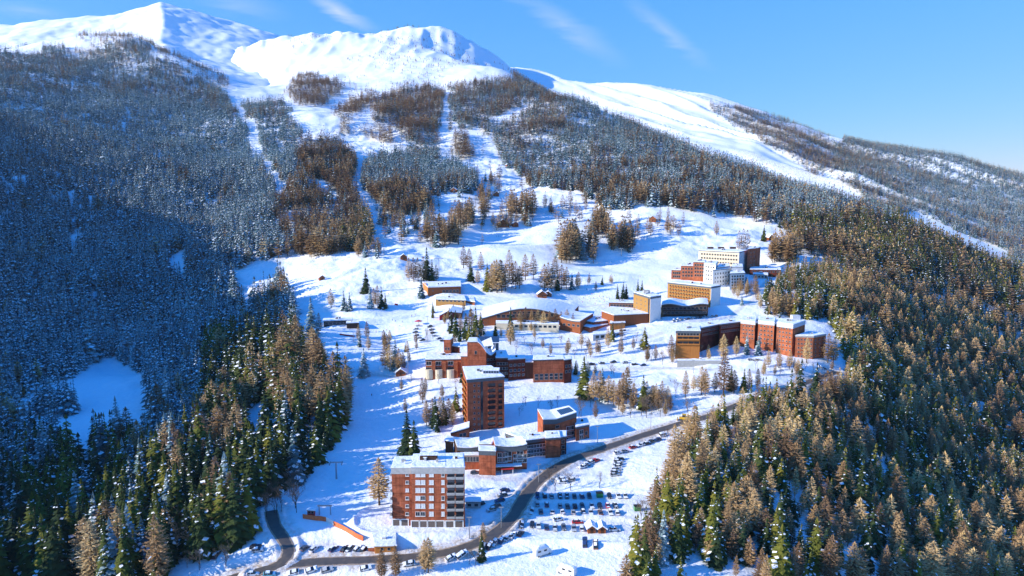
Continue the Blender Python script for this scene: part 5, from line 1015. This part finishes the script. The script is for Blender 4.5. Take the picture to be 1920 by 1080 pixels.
# ------------------------------------------------------------------ trees that stand apart
N0 = dict(spruce_tree=0, larch_tree=0)
FAR_CLUMPS = []
def T_(kind, px, py, h, label, group=None, wide=1., y1=2300):
    p = G(px, py, 180, y1); k = NAME[kind]
    if py < 500 and group: FAR_CLUMPS.append((p.x, p.y, p.z - .3, h * 1.25, kind)); return
    if k in N0: N0[k] += 1
    if py < 560 and kind != 'bare': h *= 1.2; wide *= 1.1
    return plant(kind, (p.x, p.y, p.z - .15), h, label, group, wide)
def grove(items, label, group, kinds=None):
    for kind, px, py, h in items * (2 if False else 1): T_(kind, px, py, h, ('leafless brown larch ' if kind == 'larch' else 'green spruce ' if kind == 'spruce' else 'snow dusted spruce ' if kind == 'spruce_snow' else 'bare grey tree ') + label, {'larch': 'larches', 'bare': 'bare trees'}.get(kind, 'green spruces' if kind == 'spruce' else 'snowy spruces') + ', ' + group)
T_('larch', 711, 946, 20, 'tall lone larch standing beside the near apartment block', None, 1.25); T_('spruce', 763, 858, 24, 'tall dark spruce behind the near apartment block', None, 1.1); T_('spruce', 776, 860, 19, 'shorter dark spruce beside the tall one behind the apartment block', None, 1.1)
grove([('larch',792,756,15),('larch',800,798,14),('spruce',817,800,17),('larch',826,797,16),('spruce',833,795,15),('larch',811,797,15),('spruce',820,810,10),('larch',842,790,13),('spruce',855,770,14),('larch',849,796,12)], 'in the clump beside the tower foot', 'tower foot clump')
T_('spruce_snow', 683, 706, 19, 'pointed spruce alone in the middle of the lower piste', None, 1.15); grove([('larch',722,692,17),('larch',731,696,18),('spruce_snow',742,692,20),('larch',748,698,16),('larch',756,694,12)], 'in the clump above the terrace', 'terrace clump')
T_('spruce_snow', 585, 628, 28, 'tall pointed snowy spruce beside the dark restaurant', None, 1.2); T_('larch', 598, 626, 16, 'small larch beside the tall snowy spruce at the restaurant'); T_('larch', 621, 577, 17, 'lone larch on the shaded piste above the restaurant')
grove([('spruce_snow',645,582,17),('spruce_snow',656,583,16),('spruce_snow',650,585,12)], 'in the small trio on the shaded piste', 'shaded piste trio'); grove([('spruce',686,550,20),('spruce_snow',694,578,19),('larch',701,576,17),('larch',708,577,20),('spruce',716,580,20),('spruce',723,578,14)], 'in the clump beside the mid piste', 'mid piste clump')
grove([('larch',767,527,19),('larch',776,529,20),('larch',784,527,19),('spruce',801,523,26),('larch',794,527,20),('spruce',810,527,18),('larch',818,528,14)], 'above the timber lodge', 'lodge clump'); T_('spruce_snow', 790, 558, 15, 'snowy spruce against the gable of the timber lodge')
grove([('larch',869,503,20),('larch',880,506,19),('spruce',883,528,17),('larch',896,533,12),('larch',902,510,18),('spruce',914,545,22),('larch',922,546,22),('larch',932,549,26),('larch',941,548,25),('larch',948,545,20),('spruce',912,540,14),('larch',926,540,22),('larch',938,538,22),('larch',960,540,20),('larch',967,541,22),('larch',974,541,18),('larch',955,520,24),('larch',985,525,22),('larch',1000,522,21),('larch',1020,547,22),('larch',1027,548,24),('larch',1035,548,20),('spruce',1045,545,15),('larch',1053,542,20),('larch',1062,541,18),('spruce_snow',1072,543,14),('larch',1084,541,14),('larch',1040,520,17)], 'in the long grove between piste and resort centre', 'centre grove')
rg = random.Random(5)
def clump(cx, cy, rx, ry, n, h, label, group, kinds=('larch',) * 4 + ('spruce_snow',)):
    grove([(rg.choice(kinds), cx + rg.uniform(-rx, rx), cy + rg.uniform(-ry, ry), h * rg.uniform(.75, 1.1)) for _ in range(int(n * (1.7 if cy < 500 else 1)))], label, group)
clump(1082, 478, 32, 17, 30, 28, 'in the large round clump on the open clearing', 'clearing clump', ('larch',) * 9 + ('spruce_snow',)); clump(1124, 436, 18, 11, 15, 26, 'in the upper clump on the open clearing', 'upper clearing clump'); clump(1162, 464, 24, 11, 18, 26, 'in the side clump on the open clearing', 'side clearing clump'); clump(870, 422, 16, 12, 12, 26, 'in the narrow clump on the mid slope', 'mid slope clump'); clump(980, 402, 24, 12, 18, 27, 'in the round clump on the mid slope', 'round mid slope clump'); clump(908, 392, 8, 22, 8, 24, 'in the upright row on the mid slope', 'upright row', ('larch',)); clump(825, 448, 36, 16, 24, 23, 'in the sparse wood above the small chalet', 'sparse wood', ('larch', 'larch', 'spruce_snow')); clump(955, 422, 40, 6, 9, 16, 'around the chalets on the mid slope', 'chalet trees'); clump(740, 440, 18, 18, 8, 18, 'beside the steep lower piste', 'steep piste trees', ('spruce_snow', 'larch')); clump(690, 478, 22, 8, 8, 18, 'at the wood corner beside the lower piste', 'wood corner trees', ('larch', 'larch', 'spruce_snow'))
T_('larch', 1343, 441, 16, 'lone larch in the middle of the white clearing'); grove([('larch',1385,470,20),('larch',1393,470,22),('larch',1400,469,20)], 'just above the cream block', 'cream block trio'); clump(1470, 488, 24, 9, 16, 25, 'in the clump at the wood edge beside the cream block', 'cream block clump', ('larch',)); T_('spruce', 1432, 452, 17, 'lone spruce beside the red chalet')
grove([('spruce',1158,562,15),('spruce',1168,562,17),('spruce',1174,560,14),('spruce',1196,556,14),('spruce',1203,556,13)], 'beside the ochre tower', 'ochre tower spruces'); grove([('spruce',846,624,17),('spruce',855,632,20),('larch',864,628,16),('spruce',873,636,19),('larch',884,626,19),('spruce',893,632,22),('spruce',902,628,17),('spruce',862,640,13),('spruce',880,640,15)], 'in the clump before the arched hall', 'hall spruces')
T_('spruce', 929, 630, 11, 'small round spruce below the arched hall'); T_('spruce', 957, 628, 21, 'slender spruce in front of the arched hall'); T_('larch', 957, 646, 17, 'brown larch below the slender spruce')
grove([('larch',975 + 11 * i, 614 + rg.uniform(-4, 6), 15 * rg.uniform(.8, 1.15)) for i in range(10)], 'in front of the arched hall', 'hall larches'); clump(950, 625, 60, 10, 12, 9, 'on the bank below the arched hall', 'hall bank trees', ('bare', 'larch')); clump(870, 602, 40, 6, 6, 8, 'along the pavilion terrace', 'pavilion trees', ('bare', 'larch'))
T_('spruce', 1096, 746, 25, 'large spruce at the shaded slope beside the hotel', None, 1.2); grove([('larch',1112,752,18),('larch',1124,754,19),('spruce_snow',1130,752,20),('larch',1140,758,17),('larch',1150,760,15),('larch',1174,758,22),('larch',1168,762,20),('spruce',1206,768,20),('larch',1212,766,16),('larch',1160,768,17),('larch',1188,766,15),('larch',1226,766,13),('larch',1240,762,15)], 'on the shaded slope above the main road', 'shaded slope trees'); grove([('larch',1285,745,16),('larch',1315,740,17),('larch',1322,742,16),('larch',1356,742,26),('spruce',1370,732,15),('larch',1376,737,14),('spruce',1394,735,14),('larch',1404,735,14),('larch',1420,728,12),('larch',1340,735,12),('larch',1300,733,10)], 'on the bank below the retaining wall', 'wall bank trees')
grove([('larch',1140,652,14),('larch',1258,674,17),('larch',1266,672,12),('larch',1164,664,12)], 'on the snowy bank below the cinema hall', 'hall bank larches'); T_('spruce', 1208, 652, 15, 'round spruce on the snowy bank below the cinema hall', None, 1.3)
grove([('spruce_snow',1400,664,16),('spruce_snow',1422,666,16),('larch',1356,676,18),('larch',1380,668,14),('larch',1512,680,17),('larch',1552,680,20),('larch',1562,682,18),('larch',1460,690,12),('larch',1440,688,11),('larch',1480,692,12)], 'before the crescent residence', 'crescent trees'); clump(1470, 700, 90, 8, 12, 9, 'along the upper road verge', 'upper verge trees', ('bare', 'larch'))
clump(1190, 765, 105, 22, 34, 12, 'among the brush of the shaded slope', 'shaded slope brush', ('bare', 'larch', 'bare')); clump(1010, 770, 45, 22, 9, 7, 'in the shaded bowl behind the tower', 'bowl brush', ('bare',))  # bare trees of the bowl are added to make it look darker
clump(700, 640, 30, 30, 6, 14, 'scattered on the lower piste edge', 'piste edge trees'); clump(1180, 640, 40, 20, 10, 11, 'between cinema hall and crescent residence', 'mid bank trees', ('larch', 'bare', 'spruce')); clump(1010, 655, 60, 14, 12, 8, 'on the rubble bank above the hotel wing', 'rubble bank trees', ('bare', 'bare', 'larch')); clump(1400, 560, 30, 18, 12, 13, 'behind the white residence at the wood edge', 'white residence trees'); clump(1230, 430, 60, 20, 10, 18, 'thinly spread over the white clearing edge', 'clearing edge trees', ('larch',)); clump(1060, 400, 40, 20, 8, 18, 'thinly spread below the main wood', 'main wood edge trees', ('larch', 'larch', 'spruce_snow'))
clump(900, 350, 40, 20, 12, 20, 'at the lower tip of the dense block', 'dense block tip', ('larch', 'spruce_snow')); clump(760, 420, 50, 18, 14, 20, 'below the dense block of the upper piste', 'below dense block', ('larch', 'larch', 'spruce_snow')); clump(850, 640, 60, 30, 8, 10, 'around the curved car park', 'curved car park trees', ('larch', 'bare'))
clump(1230, 680, 60, 8, 10, 10, 'along the ledge above the shaded slope', 'ledge trees', ('bare', 'larch')); clump(1080, 660, 50, 14, 12, 10, 'on the bank behind the hotel wing', 'hotel bank trees', ('bare', 'larch', 'larch')); clump(790, 745, 40, 30, 8, 9, 'on the open snow beside the tower', 'tower snow trees', ('bare', 'larch'))
for cx, cy, rx, ry, n, lab, gk in [(760, 660, 40, 20, 8, 'on the snow below the curved car park', 'below curved car park'), (905, 720, 60, 12, 8, 'under the hotel wing', 'under hotel'), (1130, 700, 60, 10, 10, 'along the ledge path', 'ledge path'), (1290, 668, 40, 8, 8, 'around the retaining wall', 'around wall'), (1200, 590, 40, 12, 8, 'behind the cinema hall', 'behind cinema'), (1390, 545, 30, 12, 8, 'on the shaded snow beside the white residence', 'beside white residence'), (1090, 540, 60, 10, 8, 'at the foot of the clearing', 'clearing foot'), (850, 590, 50, 8, 8, 'around the red pavilion', 'around pavilion')]: clump(cx, cy, rx, ry, n, 9, lab, gk, ('bare', 'larch', 'larch', 'spruce'))
T_('larch', 797, 1072, 12, 'thin larch on the verge below the lower road'); T_('larch', 803, 1074, 13, 'taller thin larch on the verge below the lower road'); T_('larch', 742, 1084, 12, 'larch beside the orange shed across the road'); T_('larch', 716, 1086, 11, 'smaller larch beside the orange shed across the road'); T_('spruce', 903, 1052, 11, 'small spruce beside the snow covered van'); T_('bare', 892, 1060, 6, 'brown bare bush below the small spruce', None, 1.5); T_('bare', 880, 1058, 5, 'low brown bush on the verge near the snow covered van', None, 1.5); T_('larch', 906, 1022, 9, 'young larch at the road edge above the snow covered van')
T_('bare', 1041, 920, 10, 'spreading bare tree beside the road at the car park', None, 1.3); T_('bare', 1070, 920, 10, 'second spreading bare tree beside the car park', None, 1.3); T_('bare', 1124, 915, 8, 'slim bare tree in the car park snow'); T_('bare', 1030, 898, 7, 'bare bush at the road bend by the stepped residence', None, 1.5)
grove([('bare',530 + rg.uniform(-14, 55), 668 + rg.uniform(-14, 40), rg.uniform(7, 11)) for _ in range(16)], 'in the mauve thicket at the piste edge', 'piste edge thicket'); grove([('bare',505 + rg.uniform(-6, 55), 935 + rg.uniform(-25, 35), rg.uniform(8, 13)) for _ in range(20)], 'in the grey thicket above the side road', 'side road thicket'); grove([('bare',300 + rg.uniform(0, 130), 1050 + rg.uniform(-35, 22), rg.uniform(6, 9)) for _ in range(22)], 'in the pale thicket beside the lay-by', 'lay-by thicket'); grove([('bare',1240 + rg.uniform(-40, 70), 990 + rg.uniform(-30, 50), rg.uniform(8, 12)) for _ in range(14)], 'in the thicket at the car park wood edge', 'wood edge thicket')
grove([('bare',1290 + rg.uniform(-60, 120), 850 + rg.uniform(-35, 30), rg.uniform(5, 9)) for _ in range(14)], 'on the scrubby bank below the main road', 'scrubby bank')
USED = N0
x, Y, z, px, py, la, ba, clump, h, kind = WP
# ------------------------------------------------------------------ plant the woods: the largest as trees, the rest as masses
for (bx, by, br) in BUILT:
    m = (x - bx) ** 2 + (Y - by) ** 2 > br * br; x, Y, z, px, py, la, ba, clump, h, kind = (a[m] for a in (x, Y, z, px, py, la, ba, clump, h, kind))
for pl, hw, fo in ROADS:
    d = np.min(np.hypot(x[:, None] - pl[None, ::2, 0], Y[:, None] - pl[None, ::2, 1]), axis=1); m = d > hw + 5.5
    x, Y, z, px, py, la, ba, clump, h, kind = (a[m] for a in (x, Y, z, px, py, la, ba, clump, h, kind))
zc = Y * CP - z * SP; size = h / zc
onframe = (px > -15) & (px < 1935) & (py > 0) & (py < 1130)
shade_side = (px < 560)                      # the west bank stays snowy
indiv = np.zeros(len(x), bool)
for k, quota in ((0, 300 - USED['spruce_tree']), (1, 300 - USED['larch_tree']), (2, 60 )):
    c = np.where((kind == k) & onframe)[0]; c = c[np.argsort(-size[c])][:quota]; indiv[c] = True
def region(px_, py_):
    if px_ < 560: return ('on the wooded bank below the piste', 'bank') if py_ > 700 and px_ > 330 else ('in the shaded wood across the ravine', 'ravine')
    if px_ < 760: return ('in the strip of wood beside the lower piste', 'piste strip')
    if py_ > 930: return ('in the dense wood below the car park', 'car park wood')
    if px_ < 1420: return ('in the wood between car park and upper road', 'road wood')
    return ('in the wood on the slope beyond the road bend', 'slope wood')
for i in np.where(indiv)[0]:
    rg, gk = region(px[i], py[i]); p = (x[i], Y[i], z[i] - .2)
    if kind[i] == 0:
        sn = (px[i] < 330 and py[i] < 930) or rng.random() < .12
        plant('spruce_snow' if sn else 'spruce', p, h[i], ('snow dusted dark spruce ' if sn else 'snow free green spruce ') + rg, ('snowy' if sn else 'green') + ' spruces, ' + gk, rng.uniform(.9, 1.2))
    elif kind[i] == 1: plant('larch', p, h[i], 'leafless tan brown larch ' + rg, 'larches, ' + gk, rng.uniform(.95, 1.25))
    else: plant('bare', p, h[i], 'leafless grey branching tree ' + rg, 'bare trees, ' + gk)
def mass(name, sets, mats, label=None):
    """one mesh of many trees; sets: list of (variants, x, y, z, h, tone)"""
    CO, FA_, MI, TO = [], [], [], []; base = 0
    for variants, x_, y_, z_, h_, tone in sets:
        vi = rng.integers(0, len(variants), len(x_)); ro = rng.uniform(0, 6.28, len(x_)); wd = rng.uniform(.75, 1.35, len(x_))
        for v, (cv, cf, cm, hv) in enumerate(variants):
            s = np.where(vi == v)[0]
            if len(s) == 0: continue
            c, n_ = np.cos(ro[s]), np.sin(ro[s]); k = h_[s] / hv
            co = np.empty((len(s), len(cv), 3)); wx = (k * wd[s])[:, None]
            co[:, :, 0] = (cv[None, :, 0] * c[:, None] - cv[None, :, 1] * n_[:, None]) * wx + x_[s][:, None]
            co[:, :, 1] = (cv[None, :, 0] * n_[:, None] + cv[None, :, 1] * c[:, None]) * wx + y_[s][:, None]
            co[:, :, 2] = cv[None, :, 2] * k[:, None] + z_[s][:, None]
            f = cf[None] + (np.arange(len(s)) * len(cv))[:, None, None] + base
            CO.append(co.reshape(-1, 3)); FA_.append(f.reshape(-1, 3)); MI.append(np.tile(cm, len(s))); TO.append(np.repeat(tone[s], len(cv))); base += len(s) * len(cv)
    me = mesh_np(name, np.concatenate(CO), np.concatenate(FA_))
    for m in mats: me.materials.append(m)
    me.polygons.foreach_set('material_index', np.concatenate(MI))
    at = me.attributes.new('tone', 'FLOAT', 'POINT'); at.data.foreach_set('value', np.concatenate(TO).astype(np.float32))
    o = link(name, me); tag(o, kind='stuff', label=label); return o, len(me.polygons)
def far_clump(k):
    a = np.array([q[:4] for q in FAR_CLUMPS if q[4].startswith(k)]); return a[:, 0], a[:, 1], a[:, 2], a[:, 3], rng.uniform(.2, .8, len(a))
def variants(kind, n, lod, snow, seed, frost=False):
    out = []
    for i in range(n):
        if kind == 'bare': g = bare_tree(8, seed + i, .5, 4); hv = 8.
        else:
            lv, per = ({.5: (16, 9), 1: (12, 8), 2: (9, 6), 3: (6, 5)} if kind == 'spruce' else {.5: (19, 10), 1: (16, 9), 2: (10, 7), 3: (7, 5)})[lod]; rd = ({.5: 3.2, 1: 3.3, 2: 3.4, 3: 3.5} if kind == 'spruce' else {.5: 3.8, 1: 4.0, 2: 4.0, 3: 4.1})[lod]
            g = tri_tree(kind, 16., rd + .25 * i, lv, per, seed + 37 * i, snow, lod); hv = 16.
        cv, cf, cm, tv, tf = g
        if frost: cm = np.where(cm == 0, 3, cm).astype(np.int32)
        if lod < 3: cv, cf, cm = np.concatenate([cv, tv]), np.concatenate([cf, tf + len(cv)]), np.concatenate([cm, np.full(len(tf), 2, np.int32)])
        out.append((cv, cf, cm, hv))
    return out
rest = ~indiv
def pick(k, lo, hi, extra=None):
    m = rest & (kind == k) & (Y >= lo) & (Y < hi)
    if extra is not None: m &= extra
    t = np.clip(.5 + .3 * rng.normal(size=len(x)) + .35 * clump, 0, 1)
    if k == 1: t = np.clip(t - .25 * smooth(700, 1600, Y), 0, 1)
    return x[m], Y[m], z[m] - .2, h[m], t[m]
HEAVY = ((px < 380) & (py < 860)) | ((px < 640) & (py < 640)) | (py < 420)
n1 = mass('spruce_forest', [(variants('spruce', 3, 1, .4, 310, True), *far_clump('spruce')), (variants('spruce', 6, .5, .2, 205), *pick(0, 0, 400, ~HEAVY)), (variants('spruce', 7, 1, .22, 200), *pick(0, 400, 620, ~HEAVY)), (variants('spruce', 7, 1, .75, 210, True), *pick(0, 0, 620, HEAVY)), (variants('spruce', 7, 2, .3, 220), *pick(0, 620, 1250, ~HEAVY)),
  (variants('spruce', 7, 2, .62, 230, True), *pick(0, 620, 1250, HEAVY)), (variants('spruce', 4, 3, .36, 240, True), *pick(0, 1250, 9e9))], [SP_F, TSNOW, BARK, FR_F], 'dense snow dusted spruce wood covering the slopes around the resort')
n2 = mass('larch_forest', [(variants('larch', 7, 1, .1, 320), *far_clump('larch')), (variants('larch', 6, .5, .12, 255), *pick(1, 0, 430)), (variants('larch', 7, 1, .2, 250), *pick(1, 430, 700)), (variants('larch', 7, 2, .2, 260), *pick(1, 700, 1350)), (variants('larch', 4, 3, .15, 270), *pick(1, 1350, 9e9))], [LA_F, TSNOW, BARK], 'brown leafless larch wood mixed through the slopes around the resort')
# the far hillside wood
N = int(330000 * RES); uu = rng.uniform(.0, .82, N); yy = np.sqrt(rng.uniform(1000. ** 2, 3300. ** 2, N)); xx = uu * yy; zz = HB(xx, yy); bx, by = project(xx, yy, zz)
FARWOOD = [([(1590,250),(1650,262),(1700,262),(1780,276),(1860,304),(1940,335),(1940,540),(1800,478),(1690,425),(1590,350),(1560,300)], 1.), ([(1480,235),(1560,262),(1620,290),(1640,350),(1690,430),(1600,380),(1540,330),(1500,280)], .6),
  ([(1330,195),(1440,215),(1560,262),(1620,350),(1560,350),(1480,300),(1400,250),(1330,215)], .5)]
FARCLEAR = [[(1672,402),(1720,398),(1800,436),(1885,470),(1895,492),(1800,478),(1720,440)], [(1640,372),(1660,370),(1668,382),(1645,382)], [(1520,330),(1560,330),(1620,372),(1600,388)]]
dn = np.zeros(N)
for p_, d_ in FARWOOD: dn = np.maximum(dn, np.where(inside(p_, bx, by), d_, 0))
for p_ in FARCLEAR: dn = np.where(inside(p_, bx, by), 0, dn)
cl = fbm((xx * .8 + yy * .6) / 75, (yy * .8 - xx * .6) / 380, 95, 4); per_ha = N / (.82 * (3300. ** 2 - 1000. ** 2) / 2) * 1e4
k_ = rng.random(N) < np.interp(yy, [1000, 1800, 3000], [300, 280, 250]) * dn * np.clip(1 + cl * np.where(bx > 1590, .35, 1.1), .1, 2) / per_ha
ju = np.clip(np.searchsorted(uA, uu), 0, len(uA) - 1); jy = np.clip(np.searchsorted(yA, yy) - 1, 0, len(yA) - 1); k_ &= (zz + 22) / yy > RM[jy, ju]
xx, yy, zz, cl = xx[k_], yy[k_], zz[k_], cl[k_]; lk = rng.random(len(xx)) < .38 + .3 * cl + .25 * (bx[k_] < 1560); hh = np.clip(rng.normal(20, 4, len(xx)), 8, 30); tt = np.clip(.4 + .3 * rng.normal(size=len(xx)), 0, 1)
va, vb = variants('spruce', 3, 3, .6, 280, True), variants('larch', 3, 3, .5, 290)
n3 = mass('far_spruce_wood', [(va, xx[~lk], yy[~lk], zz[~lk], hh[~lk], tt[~lk])], [SP_F, TSNOW, BARK, FR_F], 'distant spruce wood on the mountain flank beyond the village')
n4 = mass('far_larch_wood', [(vb, xx[lk], yy[lk], zz[lk], hh[lk], tt[lk])], [LA_F, TSNOW, BARK], 'distant brown larch wood on the mountain flank beyond the village')
# low scrub dotted over the high snow
N = 60000; uu = rng.uniform(-.75, .2, N); yy = np.sqrt(rng.uniform(1900. ** 2, 3300. ** 2, N)); xx = uu * yy; zz = HA(xx, yy); bx, by = project(xx, yy, zz); cl = fbm(xx / 150, yy / 150, 97, 4)
k_ = (cl > .22) & (rng.random(N) < .12 + .5 * smooth(140, 200, by) * (bx > 560)) & (by < 190) & (bx > 540) & (bx < 1000)
vs = variants('larch', 3, 2, .1, 300)
n5 = mass('mountain_scrub', [(vs, xx[k_], yy[k_], zz[k_], rng.uniform(4, 13, k_.sum()), rng.uniform(0, .5, k_.sum()))], [LA_F, TSNOW, BARK], 'scattered brown scrub dotting the high snow slopes')
print('trees', indiv.sum(), rest.sum(), 'faces', n1[1], n2[1], n3[1], n4[1], n5[1])

# rock and scrub ribs on the far flank
pxb, pyb = project(XB, YB, ZB); st = fbm((XB * .8 + YB * .6) / 60, (YB * .8 - XB * .6) / 420, 95, 4); sc_ = np.where((pxb > 1230) & (pyb < 480), .42 * smooth(.05, .5, st) * smooth(1230, 1420, pxb), 0)
at = far_hill.data.attributes.new('scrub', 'FLOAT', 'POINT'); at.data.foreach_set('value', sc_.ravel().astype(np.float32))
